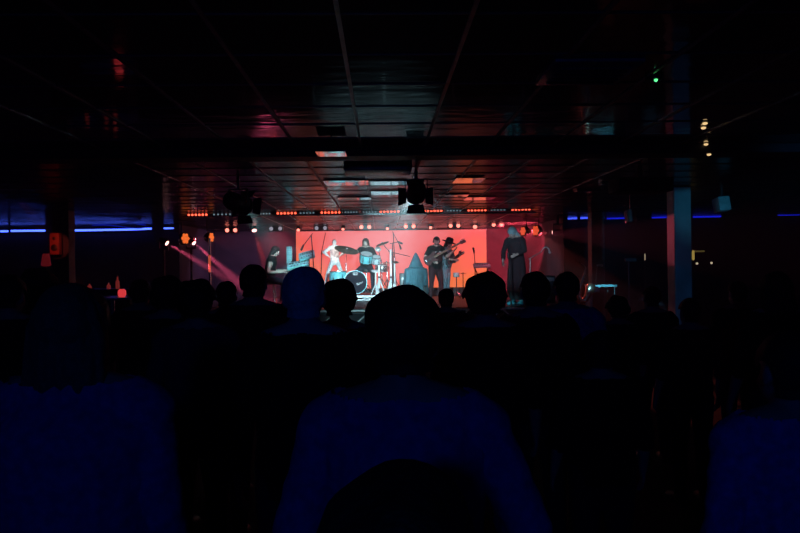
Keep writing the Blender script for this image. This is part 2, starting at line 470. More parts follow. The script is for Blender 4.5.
# upright pole at the left; its red light reflection is a glowing tube
p = at(210, 268, 16.4)
t = thing('lighting_stand', 'slim upright stand catching red light at the left of the stage', 'light stand', (p.x, 16.4, SZ))
MB().tube([(0, 0, .02), (0, 0, 1.62)], .022, dome=False).build('pole', CHROME, t)
MB().box((0, 0, .012), (.36, .36, .024), bevel=.004).build('base_plate', BLACK, t)
MB().tube([(0, -.035, .85), (0, -.035, 1.2)], .03).build('red_pole_glint', mat('orange_pole_glint', (.4, .1, .05), .4, emit=(1, .16, .08), strength=.5, var=0, sample=False), t)

# hanging theatre lanterns (barn doors)
def lantern(px, ptop, pbot, Y, label, aim, yaw=0):
    top_ = at(px, ptop, Y)
    s = (pbot - ptop) / F * Y
    zc = at(px, ptop + (pbot - ptop) * .62, Y).z
    t = thing('stage_lantern', label, 'stage light', (top_.x, Y, zc), yaw, 'black lanterns hanging under the ceiling')
    q = Matrix.Rotation(R(-10), 3, 'X')
    ba = q @ V((0, 1, 0))
    r = s * .24
    bd_ = MB().lathe([(r * .3, -.24), (r * .8, -.20), (r, -.12), (r, .1), (r * 1.08, .1), (r * 1.08, .14), (r * .9, .14), (r * .85, .09), (.01, .09)], (0, 0, 0), ba, 24).build('body', BLACK, t)
    for nm, n, uu in (('barn_door', V((0, 0, 1)), V((1, 0, 0))), ('barn_door', V((0, 0, -1)), V((1, 0, 0))), ('barn_door', V((1, 0, 0)), V((0, 0, 1))), ('barn_door', V((-1, 0, 0)), V((0, 0, 1)))):
        mb = MB()
        base = ba * .145 + (q @ n) * r * 1.02
        tip = base + (ba * .35 + (q @ n) * .94).normalized() * (.105)
        u = q @ uu
        vs = [mb.bm.verts.new(x) for x in (base - u * r * .8, base + u * r * .8, tip + u * r * 1.05, tip - u * r * 1.05)]
        f = mb.bm.faces.new(vs)
        g_ = bmesh.ops.extrude_face_region(mb.bm, geom=[f])
        bmesh.ops.translate(mb.bm, vec=ba * .006, verts=[v for v in g_['geom'] if isinstance(v, bmesh.types.BMVert)])
        mb.build(nm, BLACK, bd_, False)
    yk = MB(); h = CEIL - zc
    for sx in (-1, 1): yk.box((sx * (r + .02), 0, h * .28), (.014, .035, h * .62))
    yk.box((0, 0, h * .58), (2 * r + .054, .035, .014)); yk.build('yoke', BLACK, t, False)
    MB().tube([(0, 0, h * .58), (0, 0, h)], .02, seg=8, dome=False).build('clamp', STEEL, t)
    return t
lan1 = lantern(238, 180, 218, 8.9, 'black hanging lantern with open flaps at the left', None, R(-25))
lan2 = lantern(416, 168, 207, 8.2, 'black hanging lantern with open flaps over the centre', None, R(0))

# dark ceiling projector at right
p = at(640, 186, 8.0)
t = thing('ceiling_projector', 'bulky black projector hanging under the dark ceiling before the broad pillar', 'projector', (p.x, 8.0, p.z))
MB().box((0, 0, 0), (.62, .42, .16), bevel=.02).build('case', BLACKMATT, t)
MB().lathe([(.04, .05), (.06, .04), (.065, -.02)], (.15, .22, 0), (0, 1, 0), 16).build('lens', BLACK, t)
MB().tube([(0, 0, .08), (0, 0, CEIL - p.z)], .03, seg=10, dome=False).build('mount_pole', BLACK, t)
# ceiling cassette between lanterns
p = at(378, 168, 8.0)
t = thing('air_conditioner', 'long ribbed ceiling vent unit between the two hanging lanterns', 'air vent', (p.x, 7.6, CEIL - .06))
MB().box((0, 0, 0), (.72, .5, .1), bevel=.012).build('case', mat('vent_grey', (.25, .25, .26), .4), t)
mb = MB()
for k in range(6): mb.box((0, -.255, -.04 + k * .016), (.62, .012, .006))
mb.build('grille', STEEL, t, False)
p = at(296, 168, 7.5)
# faint ceiling unit at upper right
p = at(590, 74, 4.0)
t = thing('ceiling_vent', 'faint bluish square vent on the dark ceiling left of the green light', 'air vent', (p.x, 4.05, CEIL - .012))
MB().box((0, 0, 0), (.5, .5, .024), bevel=.006).build('frame', mat('vent_plastic', (.2, .22, .26), .35), t)
mb = MB()
for k in range(5): mb.box((0, -.16 + k * .08, -.018), (.4, .04, .012), Matrix.Rotation(.5, 3, 'X'))
mb.build('louvre', STEEL, t, False)
# green indicator
p = at(654, 81, 4.2)
yy_ = (CEIL - .03 - CAMZ) / (at(654, 81, 1).z - CAMZ)
p = at(654, 81, yy_)
t = thing('smoke_detector', 'small ceiling detector with a glowing green light', 'detector', (p.x, p.y, CEIL))
MB().lathe([(.03, -.03), (.05, -.025), (.055, 0)], (0, 0, 0), (0, 0, 1), 16).build('body', BLACK, t)
MB().ball((0, -.03, -.03), (.011, .011, .013)).build('indicator', mat('green_led', (.05, .3, .1), .4, emit=(.12, 1, .3), strength=1.6, var=0, sample=False), t)
# warm lamp reflections on the ceiling, put in as small glowing spots
WARM = mat('warm_ceiling_glint', (.4, .3, .2), .4, emit=(1, .66, .3), strength=1.0, var=0)
for px, py, lb in ((705, 124.5, 'nearest of four small warm glints put on the ceiling'), (703.5, 129, 'second nearest of four small warm glints put on the ceiling'),
                   (706, 145.3, 'third of four small warm glints put on the ceiling, counting away from the viewer'), (709, 155.5, 'farthest of four small warm glints put on the ceiling')):
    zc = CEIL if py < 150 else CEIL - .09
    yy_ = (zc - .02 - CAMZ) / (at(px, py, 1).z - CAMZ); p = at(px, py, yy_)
    t = thing('ceiling_glint', lb + ' at the right', 'ceiling light', (p.x, p.y, zc), 0, 'warm ceiling glints at the right')
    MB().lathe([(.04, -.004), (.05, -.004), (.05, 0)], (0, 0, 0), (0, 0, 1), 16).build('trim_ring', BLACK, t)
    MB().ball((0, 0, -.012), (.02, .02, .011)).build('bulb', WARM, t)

# ------------------------------------------------------------------ blue strips
BLUE = mat('blue_neon', (.05, .1, .4), .4, emit=(.06, .12, 1.0), strength=4.5, var=0)
BLUEM = mat('mid_blue_neon', (.05, .1, .4), .4, emit=(.05, .09, 1.0), strength=1.8, var=0)
BLUED = mat('dim_blue_neon', (.03, .05, .3), .4, emit=(.012, .02, 1.0), strength=.62, var=0)
def strip(px0, py0, px1, py1, Y, th, m, label, group='blue light strips', back=.0):
    a, b_ = at(px0, py0, Y), at(px1, py1, Y)
    t = thing('neon_strip', label, 'light strip', ((a.x + b_.x) / 2, Y, (a.z + b_.z) / 2), 0, group)
    L = (b_ - a); mid = (a + b_) / 2
    ang = math.atan2(L.z, L.x); Rm = Matrix.Rotation(-ang, 3, 'Y')
    MB().box((0, 0, 0), (L.length, .03, th), Rm, bevel=.004).build('tube', m, t, False)
    MB().box((0, .04, 0), (L.length + .03, .05, th + .03), Rm).build('channel', BLACK, t, False)
    return t
WB = 17.735
strip(-12, 231.6, 8, 231.2, WB, .045, BLUE, 'blue glowing strip at the far left edge')
strip(11, 230.9, 45, 230.6, WB, .045, BLUE, 'bright blue glowing strip left of the dark pillar')
strip(74, 230.4, 126, 229.6, WB, .045, BLUE, 'long bright blue glowing strip right of the dark pillar, left half')
strip(126, 229.6, 151.5, 228.6, WB, .045, BLUE, 'long bright blue glowing strip right of the dark pillar, right half')
strip(164, 228.3, 173.5, 228.2, WB, .035, BLUE, 'short blue glowing strip near the amber lamps')
# wavy blue reflections above left strip, drawn as glowing tubes
mb = MB()
a = at(84, 224, WB)
for k in range(3):
    pts = []
    for i in range(13):
        u = i / 12
        q = at(84 + k * 4 + u * (66 - k * 8), 219.5 + k * 3.2 + 1.2 * math.sin(u * 5 + k * 1.7) + u * 3.0 * (1 - k * .3), WB - .25 - k * .0)
        pts.append(q - a)
    mb.tube(pts, .011, seg=6, dome=False)
o = mb.build('blue_reflection_wave', mat('faint_blue_reflection', (.02, .03, .2), .4, emit=(.01, .03, 1), strength=.38, var=0), None); o.location = a
tag(o, 'thin wavy blue reflection lines put in above the left blue strip', 'light strip')
WR = 16.6
for px0, py0, px1, py1, m_, lb in [(568, 218.6, 577, 218.3, BLUEM, 'short bright blue strip nearest the stage on the right'),
    (580.5, 218.2, 589, 217.9, BLUEM, 'second short bright blue strip, left of the slim pillar'),
    (607, 218.6, 628, 218, BLUED, 'dim blue strip right of the slim pillar'),
    (624, 208, 644, 206.8, BLUED, 'dim blue strip higher than the rest, by the projector'),
    (652, 217.7, 668, 217.2, BLUED, 'dim blue strip left of the broad pillar'),
    (693, 217, 721, 216.5, BLUED, 'blue strip right of the broad pillar'),
    (778, 214.8, 812, 214.3, BLUED, 'blue strip at the right edge')]:
    Y_ = 16.735
    strip(px0, py0, px1, py1, Y_, .036, m_, lb)
# blue dots right of the slim pillar
for i, py in enumerate((208, 212, 218)):
    q = at(603.8, py, WR - .2)
    o = MB().ball((0, 0, 0), .018).build('blue_lamp', BLUED, None); o.location = q
    tag(o, ('highest', 'middle', 'lowest')[i] + ' of three tiny blue lamps in a column by the slim pillar', 'lamp', 'tiny blue lamps')

# wall speakers catching cyan light
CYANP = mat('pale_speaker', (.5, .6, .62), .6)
def wall_speaker(px, py, w, h, Y, label, m):
    p = at(px, py, Y); ww = w * Y / F; hh = h * Y / F
    t = thing('hanging_speaker', label, 'speaker', p, 0, 'pale speakers under the right ceiling')
    MB().box((0, .1, 0), (ww, .2, hh), Matrix.Rotation(R(-8), 3, 'X') @ Matrix.Rotation(R(-5), 3, 'Y'), bevel=.02).build('cabinet', m, t)
    MB().box((0, .1, hh * .5 + (CEIL - p.z - hh * .5) / 2), (.03, .03, CEIL - p.z - hh * .5 + .04)).build('bracket', BLACK, t)
    return t
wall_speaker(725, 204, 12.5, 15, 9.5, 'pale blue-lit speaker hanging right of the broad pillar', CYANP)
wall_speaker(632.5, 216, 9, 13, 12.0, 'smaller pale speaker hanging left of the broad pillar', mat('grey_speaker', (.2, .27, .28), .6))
# red speaker on left pillar
p = at(56.5, 244, 12.9)
t = thing('pillar_speaker', 'upright red-lit speaker mounted on the dark left pillar', 'speaker', p)
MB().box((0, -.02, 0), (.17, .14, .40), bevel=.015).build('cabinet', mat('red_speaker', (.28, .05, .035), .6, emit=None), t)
MB().lathe([(.02, .01), (.05, .004), (.06, 0)], (0, -.095, -.07), (0, -1, 0), 20).build('woofer', BLACK, t)
MB().lathe([(.01, .008), (.03, 0)], (0, -.095, .1), (0, -1, 0), 16).build('tweeter', BLACK, t)
# door frame corner at right, the light on it put in as glow
p = at(698, 259, 15.6)
t = thing('door_frame_glow', 'dim yellow glowing door frame corner right of the broad pillar', 'lamp', p)
a, b_, c_ = at(693.2, 259, 15.6) - p, at(693.2, 251.5, 15.6) - p, at(704, 251.2, 15.6) - p
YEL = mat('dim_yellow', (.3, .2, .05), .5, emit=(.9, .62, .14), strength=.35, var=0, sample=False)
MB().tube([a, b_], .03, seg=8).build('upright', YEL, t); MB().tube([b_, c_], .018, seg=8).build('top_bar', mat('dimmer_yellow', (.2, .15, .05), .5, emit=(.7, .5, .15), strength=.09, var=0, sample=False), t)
MB().tube([a, V((a.x, 0, -p.z))], .015, seg=8).build('stand', BLACK, t)
for px, py, lb in ((697, 263.5, 'tiny yellowish glint put in below the yellow frame'), (711.5, 263, 'tiny whitish glint put in right of the yellow frame')):  # white glints, put in as small glowing balls on stems
    p = at(px, py, 15.2)
    t = thing('table_glint', lb, 'lamp', (p.x, 15.2, 0), 0, 'tiny glints far right')
    MB().ball((0, 0, p.z), .026).build('bulb', mat('glint_bulb', (.4, .35, .2), .4, emit=(1, .85, .55), strength=.5, var=0, sample=False), t)
    MB().tube([(0, 0, .0), (0, 0, p.z - .02)], .01, seg=8).build('stem', BLACK, t)
    MB().lathe([(.12, 0), (.12, .015), (.02, .03)]).build('base', BLACK, t)
p = at(645, 257, 14.5)
t = thing('bottle_lamp', 'tiny upright yellowish lamp left of the broad pillar', 'lamp', (p.x, 14.5, 0))
MB().tube([(0, 0, p.z - .06), (0, 0, p.z + .06)], .012, seg=8).build('bulb', mat('glint_bulb2', (.4, .35, .2), .4, emit=(1, .8, .5), strength=.3, var=0, sample=False), t)
MB().tube([(0, 0, 0), (0, 0, p.z - .06)], .01, seg=8).build('stem', BLACK, t)
MB().lathe([(.12, 0), (.12, .015), (.02, .03)]).build('base', BLACK, t)

# left bar area: table with red candle, ceiling spots
p = at(112, 297, 9.0)
t = thing('round_table', 'small round table with a cyan glint behind the crowd on the left', 'table', (p.x, 9.0, 0))
zt = p.z
MB().lathe([(.02, zt), (.34, zt), (.35, zt - .012), (.34, zt - .03), (.02, zt - .03)], seg=32).build('top', mat('cyan_gloss', (.1, .4, .45), .2), t)
MB().tube([(0, 0, .02), (0, 0, zt - .03)], .035, seg=12, dome=False).build('post', STEEL, t)
MB().lathe([(.24, 0), (.24, .02), (.04, .04)], seg=24).build('foot', STEEL, t)
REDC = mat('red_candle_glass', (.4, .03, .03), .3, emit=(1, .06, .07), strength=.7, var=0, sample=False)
for px, py, sc, dd, st, lb in ((122, 294, 1.0, 8.95, None, 'red glowing candle glass on the cyan table'), ):
    q = at(px, py, dd)
    t = thing('candle_glass', lb, 'candle', (q.x, dd, zt))
    MB().lathe([(.035, 0), (.05, .03), (.048, .08), (.03, .1)]).build('glass', REDC, t)
    MB().tube([(0, 0, .1), (0, 0, .13)], .008, seg=8).build('wick', BLACK, t)
REDG = mat('faint_red_glass', (.4, .08, .06), .3, emit=(1, .10, .09), strength=.13, var=0, sample=False)  # faint red glow put into the bottle glass
for px, py, dd, lb in ((117.5, 278.5, 12.0, 'tiny red-glowing bottle on the dark left counter, rightmost of three'), (89.5, 285.5, 12.0, 'small pinkish bottle on the dark left counter, leftmost of three'),
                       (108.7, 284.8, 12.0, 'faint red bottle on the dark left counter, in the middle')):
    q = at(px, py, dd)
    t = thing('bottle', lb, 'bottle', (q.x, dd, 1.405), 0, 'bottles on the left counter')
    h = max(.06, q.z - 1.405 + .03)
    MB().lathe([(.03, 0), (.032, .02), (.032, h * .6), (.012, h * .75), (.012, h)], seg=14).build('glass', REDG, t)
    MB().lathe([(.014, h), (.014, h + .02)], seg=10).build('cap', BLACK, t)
q0, q1 = ax(60, 12.1), ax(135, 12.1)
t = thing('bar_counter', 'dark bar counter behind the crowd on the left', 'counter', ((q0 + q1) / 2, 12.1, 0))
MB().box((0, 0, .6725), (q1 - q0, .5, 1.345), bevel=.01).build('body', BLACKMATT, t, False)
MB().box((0, 0, 1.375), (q1 - q0 + .1, .6, .06), bevel=.01).build('worktop', BLACK, t, False)
# red chair back far left
p = at(46, 260, 13.5)
t = thing('red_lamp_shade', 'small dim red lamp shade left of the dark pillar', 'lamp', (p.x, 13.5, 0))
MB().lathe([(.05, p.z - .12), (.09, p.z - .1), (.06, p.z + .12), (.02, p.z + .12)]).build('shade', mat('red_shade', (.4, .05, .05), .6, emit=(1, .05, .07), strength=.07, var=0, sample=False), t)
MB().tube([(0, 0, .02), (0, 0, p.z - .1)], .015, seg=8).build('stem', BLACK, t)
MB().lathe([(.14, 0), (.14, .02), (.02, .04)]).build('base', BLACK, t)
for i, (px, py) in enumerate(((79, 212.5), (98.5, 215.5), (115, 217.5), (139, 219.5))):
    yy_ = 15.0; q = at(px, py, yy_)
    t = thing('track_spot', ('leftmost', 'second from left', 'third from left', 'rightmost')[i] + ' of four faint ceiling spots above the left blue strip', 'ceiling light', (q.x, yy_, q.z), 0, 'faint spots over the left bar')
    MB().lathe([(.02, .0), (.035, .01), (.035, .09), (.02, .1)]).build('can', mat('spot_can', (.25, .17, .14), .5), t)
    if CEIL - q.z > .1: MB().tube([(0, 0, .1), (0, 0, CEIL - q.z)], .008, seg=6, dome=False).build('stem', BLACK, t)
# ------------------------------------------------------------------ people
def np_mesh(o):
    me = o.data
    n = len(me.vertices); co = np.empty(n * 3); me.vertices.foreach_get('co', co)
    nm = np.empty(n * 3); me.vertices.foreach_get('normal', nm)
    faces = [tuple(p.vertices) for p in me.polygons]
    return co.reshape(-1, 3), nm.reshape(-1, 3), faces

def remeshed(mb, name, m, parent, voxel, smooth=4):
    o = mb.build(name, m, None, False)
    md = o.modifiers.new('r', 'REMESH'); md.mode = 'VOXEL'; md.voxel_size = voxel; md.use_smooth_shade = True
    if smooth:
        s = o.modifiers.new('s', 'SMOOTH'); s.factor = .5; s.iterations = smooth
    dg = bpy.context.evaluated_depsgraph_get()
    me = D.meshes.new_from_object(o.evaluated_get(dg), depsgraph=dg)
    me.name = name
    old = o.data; o.modifiers.clear(); o.data = me; D.meshes.remove(old)
    if not me.materials: me.materials.append(m)
    me.polygons.foreach_set('use_smooth', [True] * len(me.polygons))
    if parent: o.parent = parent
    return o

def mesh_from(co, faces, name, m, parent):
    used = sorted({i for f in faces for i in f}); mp = {j: i for i, j in enumerate(used)}
    me = D.meshes.new(name)
    me.from_pydata([tuple(co[j]) for j in used], [], [tuple(mp[i] for i in f) for f in faces])
    me.materials.append(m); me.polygons.foreach_set('use_smooth', [True] * len(me.polygons))
    o = D.objects.new(name, me); COL.objects.link(o); o.parent = parent
    return o

def person(label, loc, rotz=0, H=1.75, pelvis=None, lean=0, twist=0, head=(0, 0), arms=None, legs=None, skin=SKIN,
           top=None, sleeve=.7, trousers=DENIM, hair='short', hairm=HAIRD, voxel=.013, face=False, fat=1.0, coat=0.0, group=None, shoes=SHOE, topoff=.014):
    """facing +Y; joint positions in metres for a 1.75 m body, scaled to H"""
    S = H / 1.75
    t = thing('person', label, 'person', loc, rotz, group)
    pz = .93 if pelvis is None else pelvis
    PV = V((0, 0, pz)); Rt = Matrix.Rotation(R(-lean), 3, 'X') @ Matrix.Rotation(R(twist), 3, 'Z')
    T = lambda v: PV + Rt @ (V(v) - V((0, 0, .93)))
    segs = []      # a, b, ra, rb, label
    mb = MB()
    def limb(pts, rads, lab, seg=14, ref=(1, 0, 0)):
        mb.tube(pts, rads, seg=seg, ref=ref)
        for i in range(len(pts) - 1):
            ra = rads[i] if not isinstance(rads[i], (tuple, list)) else sum(rads[i]) / 2
            rb = rads[i + 1] if not isinstance(rads[i + 1], (tuple, list)) else sum(rads[i + 1]) / 2
            segs.append((V(pts[i]), V(pts[i + 1]), ra, rb, lab))
    f = fat
    # torso
    tp = [T((0, 0, z)) for z in (.86, .95, 1.06, 1.2, 1.34, 1.42, 1.47)]
    tr_ = [(.15 * f, .11 * f), (.17 * f, .125 * f), (.155 * f, .115 * f), (.165 * f, .12 * f), (.18 * f, .12 * f), (.16, .09), (.08, .065)]
    mb.tube(tp, tr_, seg=20, ref=Rt @ V((1, 0, 0)))
    segs.append((tp[0], tp[2], .14 * f, .135 * f, 'hips')); segs.append((tp[2], tp[4], .135 * f, .15 * f, 'torso')); segs.append((tp[4], tp[6], .15, .07, 'torso'))
    mb.ball(T((0, .05 * f, 1.08)), (.13 * f, .09 * f, .13))
    # shoulders
    sh = {}
    for sx in (-1, 1):
        sh[sx] = T((sx * .178 * (.5 + .5 * f), 0, 1.385))
        limb([T((sx * .05, -.01, 1.455)), T((sx * .12, 0, 1.425)), sh[sx]], [.058, .066, .064], 'torso')
    # neck and head
    Rh = Rt @ Matrix.Rotation(R(head[1]), 3, 'Z') @ Matrix.Rotation(R(-head[0]), 3, 'X')
    nb = T((0, -.01, 1.46)); hc = T((0, .015, 1.515)) + Rh @ V((0, .005, .08))
    limb([nb, hc + Rh @ V((0, -.02, -.05))], [.058, .052], 'neck')
    Hp = lambda v: hc + Rh @ V(v)
    mb.ball(Hp((0, -.012, .035)), (.074, .093, .083), Rh)
    mb.ball(Hp((0, .03, -.03)), (.062, .062, .085), Rh)
    mb.ball(Hp((0, .062, -.088)), (.03, .026, .024), Rh)
    mb.tube([Hp((0, .09, .012)), Hp((0, .108, -.026))], [.009, .015], seg=8)
    mb.ball(Hp((0, .083, .03)), (.05, .014, .012), Rh)
    for sx in (-1, 1):
        mb.ball(Hp((sx * .077, -.012, -.008)), (.012, .022, .033), Rh, 10)
        mb.ball(Hp((sx * .038, .062, -.035)), (.022, .02, .022), Rh, 10)
    segs.append((Hp((0, -.01, .06)), Hp((0, .03, -.09)), .085, .05, 'head'))
    # arms
    A = {1: ((.25, -.02, 1.13), (.27, .07, .89)), -1: ((-.25, -.02, 1.13), (-.27, .07, .89))}
    if arms: A.update(arms)
    for sx in (-1, 1):
        el, wr = V(A[sx][0]), V(A[sx][1])
        limb([sh[sx], (sh[sx] * .5 + el * .5), el], [.056, .049, .041], 'uarm' )
        limb([el, el * .6 + wr * .4, wr], [.041, .039, .027], 'farm')
        d = (wr - el).normalized()
        cn = V((-sx, .0, 0)) if len(A[sx]) < 3 else V(A[sx][2])
        n_ = (cn - d * cn.dot(d)).normalized(); side = d.cross(n_)
        pc = wr + d * .05
        mb.tube([wr - d * .01, wr + d * .04, wr + d * .088], [(.026, .018), (.038, .016), (.04, .014)], seg=10, ref=side)
        for k, ln in enumerate((.036, .042, .039, .03)):
            b0 = wr + d * .085 + side * (-.029 + .0195 * k)
            m1 = b0 + d * ln + n_ * .012; m2 = m1 + d * ln * .45 + n_ * ln * .62
            mb.tube([b0 - d * .02, b0, m1, m2], [.009, .0092, .0088, .0078], seg=8)
        th0 = wr + d * .025 - side * .03
        mb.tube([th0, th0 - side * .022 + d * .03 + n_ * .012, th0 - side * .024 + d * .055 + n_ * .025], [.012, .0105, .009], seg=8)
        segs.append((wr, wr + d * .17, .035, .03, 'hand'))
    # legs
    Lg = {1: ((.10, .015, .49), (.105, -.01, .085)), -1: ((-.10, .015, .49), (-.105, -.01, .085))}
    if legs: Lg.update(legs)
    for sx in (-1, 1):
        hp = PV + V((sx * .09, 0, -.04)); kn, an = V(Lg[sx][0]), V(Lg[sx][1])
        limb([hp, hp * .5 + kn * .5, kn], [.088 * f, .076 * f, .056], 'thigh')
        limb([kn, kn * .65 + an * .35, an], [.056, .054, .036], 'shin')
        fd = V(Lg[sx][2]) if len(Lg[sx]) > 2 else V((sx * .12, 1, 0))
        fd.normalize()
        limb([an + V((0, 0, -.045)) - fd * .05, an + V((0, 0, -.045)) + fd * .05, an + V((0, 0, -.055)) + fd * .16], [(.036, .036), (.04, .036), (.036, .024)], 'foot')
    # scale to height
    for v in mb.bm.verts: v.co *= S
    segs = [(a * S, b * S, ra * S, rb * S, l) for a, b, ra, rb, l in segs]
    body = remeshed(mb, 'body', skin, t, voxel)
    co, nm, faces = np_mesh(body)
    # classify the vertices
    best = np.full(len(co), 1e9); lab = np.zeros(len(co), int); tt = np.zeros(len(co)); names = []
    for i, (a, b, ra, rb, l) in enumerate(segs):
        names.append(l)
        A_, B_ = np.array(a), np.array(b); ab = B_ - A_; L2 = max(1e-9, ab @ ab)
        u = np.clip(((co - A_) @ ab) / L2, 0, 1)
        dd = np.linalg.norm(co - (A_ + u[:, None] * ab), axis=1) - (ra + (rb - ra) * u)
        k = dd < best; best[k] = dd[k]; lab[k] = i; tt[k] = u[k]
    names = np.array(names); vl = names[lab]
    # per vertex torso height and arm parameter
    inv = np.array(Rt.transposed())
    loc_t = ((co / S - np.array(PV)) @ inv.T) + np.array((0, 0, .93))
    arm_t = np.zeros(len(co))
    for sx in (-1, 1):
        s0 = np.array(sh[sx] * S); el = np.array(V(A[sx][0]) * S); wr = np.array(V(A[sx][1]) * S)
    first = [i for i, n in enumerate(names) if n == 'uarm']
    cnt = {}
    for i, n in enumerate(names):
        if n in ('uarm', 'farm'):
            k = cnt.get(n, 0) % 2; cnt[n] = cnt.get(n, 0) + 1
            s_ = lab == i; arm_t[s_] = (k + tt[s_]) * .5 + (1 if n == 'farm' else 0)
    def subset(mask, name, m, off, jitter=0.0):
        fs = [f_ for f_ in faces if all(mask[i] for i in f_)]
        if not fs: return None
        c2 = co + nm * off
        if jitter:
            j = np.array([noise.noise(V(p) * 22) for p in co]); c2 = c2 + nm * (j * jitter)[:, None]
        return mesh_from(c2, fs, name, m, t)
    torso_m = np.isin(vl, ('torso', 'hips')) & (loc_t[:, 2] > .86 - coat) & (loc_t[:, 2] < 1.47)
    arm_m = np.isin(vl, ('uarm', 'farm')) & (arm_t < sleeve * 2)
    if trousers:
        subset(np.isin(vl, ('hips', 'thigh', 'shin')) | ((vl == 'torso') & (loc_t[:, 2] < 1.02)), 'trousers', trousers, .010 * S)
    if top:
        tm = torso_m | arm_m | ((vl == 'hips') & (loc_t[:, 2] > .88)) | ((vl == 'neck') & (loc_t[:, 2] < 1.475))
        if coat: tm = tm | (vl == 'thigh')
        subset(tm, 'top', top, topoff + (.014 if coat else 0), .006)
    if shoes:
        subset((vl == 'foot') | ((vl == 'shin') & (co[:, 2] < .12 * S) & (pz > .5)), 'shoe', shoes, .016)
    # hair
    hl = ((co / S - np.array(hc)) @ np.array(Rh.transposed()).T)
    hm = (np.isin(vl, ('head', 'neck'))) & (hl[:, 2] > -.095)
    if hair in ('short', 'full', 'curly', 'long', 'cap'):
        line = np.where(hl[:, 1] < -.03, -.075, np.where(hl[:, 1] < .045, .012, .055))
        if hair == 'cap': line = np.where(hl[:, 1] < 0.02, -.035, .045)
        ear = (np.abs(hl[:, 0]) > .072) & (hl[:, 2] < .03) & (hl[:, 1] > -.04)
        mask = hm & (hl[:, 2] > line) & ~(ear if hair == 'short' else np.zeros(len(co), bool))
        off, jt = {'short': (.014, .008), 'full': (.026, .012), 'curly': (.038, .024), 'long': (.02, .01), 'cap': (.016, .002)}[hair]
        subset(mask, 'beanie' if hair == 'cap' else 'hair', hairm, off, jt)
    if hair in ('long', 'longcurl'):
        hb = MB(); w = 1.0 if hair == 'long' else 1.25
        hb.ball(Hp((0, -.02, .035)) * S, (.092 * w * S, .105 * w * S, .092 * w * S), Rh)
        hb.tube([Hp((0, -.03, .02)) * S, Hp((0, -.05, -.10)) * S, Hp((0, -.055, -.2)) * S, T((0, -.115, 1.33)) * S],
                [(.098 * w, .075), (.11 * w, .06), (.125 * w, .05), (.10 * w, .025)], seg=18, ref=Rh @ V((1, 0, 0)))
        h = remeshed(hb, 'hair', hairm, t, voxel, 3)
        for v in h.data.vertices:
            n0 = noise.noise(V((v.co.x * 45, v.co.y * 45, v.co.z * 9))); v.co += v.normal * .012 * n0
    if face:
        for sx in (-1, 1):
            MB().ball(Hp((sx * .03, .083, .012)) * S, .0125 * S, None, 10).build('eye', WHITEM, t)
        MB().tube([Hp((-.024, .088, -.062)) * S, Hp((0, .096, -.06)) * S, Hp((.024, .088, -.062)) * S], [.004, .007, .004], seg=8).build('mouth', mat('lips', (.3, .1, .09), .5), t)
    t['_h'] = 0
    del t['_h']
    return t, {'Hp': lambda v: Hp(v) * S, 'T': lambda v: T(v) * S, 'Rh': Rh, 'S': S}

# ---- audience: (px of head centre, py of head top, distance, ...)
def crowd(px, pytop, Y, label, H=None, rot=0, **k):
    p = at(px, pytop, Y)
    hz = p.z - .012
    if k.get('hair') in ('curly', 'full'): hz -= .016 if k['hair'] == 'full' else .03
    return person(label, (p.x, Y, 0), R(rot), H=hz * 1.75 / 1.713, **k)
AUD = 'audience seen from behind'
_, J = crowd(402, 284, 1.66, 'person with dark hair and a blue T-shirt, largest in the middle of the crowd', rot=-4, top=SHIRTBLUE, hair='full', hairm=HAIRD, voxel=.009, fat=1.12, sleeve=.75,
       arms={1: ((.30, -.03, 1.16), (.22, .22, 1.12)), -1: ((-.27, -.02, 1.14), (-.2, .2, 1.0))})
center = _
# spectacles of the middle person
sp = MB()
for sx in (-1, 1):
    sp.tube([J['Hp']((sx * .082, -.02, .012)), J['Hp']((sx * .078, .085, .014))], .0025, seg=6)
    c = J['Hp']((sx * .033, .1, .005)); 
    sp.tube([c + V((.024 * math.cos(a_ * PI / 6), 0, .02 * math.sin(a_ * PI / 6))) for a_ in range(13)], .002, seg=6, dome=False)
sp.tube([J['Hp']((-.01, .102, .01)), J['Hp']((.01, .102, .01))], .002, seg=6)
sp.build('spectacles', CHROME, center)
crowd(70, 286, 1.85, 'person with long hair and a blue top, largest on the left', rot=-3, top=SHIRTBLUE, hair='long', hairm=HAIRF, voxel=.009, fat=1.3, sleeve=.8)
crowd(790, 332, 1.9, 'person in a royal blue shirt cut off by the right edge', rot=6, top=SHIRTROYAL, hair='short', hairm=HAIRG and HAIRB, voxel=.009, fat=1.15, sleeve=.8)
crowd(392, 464, .74, 'crown of a brown-haired head at the bottom edge, nearest of all', rot=0, top=SHIRTBLK, hair='curly', hairm=HAIRB, voxel=.009)
crowd(303.5, 265.5, 2.7, 'person with short pale hair lit blue, left of the middle person', top=SHIRTBLK, hair='short', hairm=mat('white_hair', (.8, .8, .82), .75, scale=60, bump=.4), skin=SKINPALE, sleeve=.9, fat=1.1)
crowd(253, 264, 4.4, 'person with cropped dark hair and bare ears before the pink beams', top=SHIRTBLK, hair='short', hairm=HAIRD, rot=-6)
crowd(339, 277.5, 3.7, 'dark-haired person in front of the floor tom', top=SHIRTBLK, hair='full', hairm=HAIRD)
crowd(226, 281, 5.3, 'dark-haired person left of the one with bare ears', top=SHIRTBLK, hair='short')
crowd(196, 278, 3.9, 'person in a dull navy shirt, second row at the left', top=SHIRTNAVY, hair='curly', hairm=HAIRD, fat=1.05)
crowd(167, 275, 4.6, 'person in black right of the cyan table, with full dark hair', top=SHIRTBLK, hair='curly')
crowd(140, 279, 5.6, 'person in black nearest the cyan table on the left', top=SHIRTBLK, hair='short')
crowd(38, 267, 4.6, 'person with dark hair in front of the dark left pillar', top=SHIRTBLK, hair='curly')
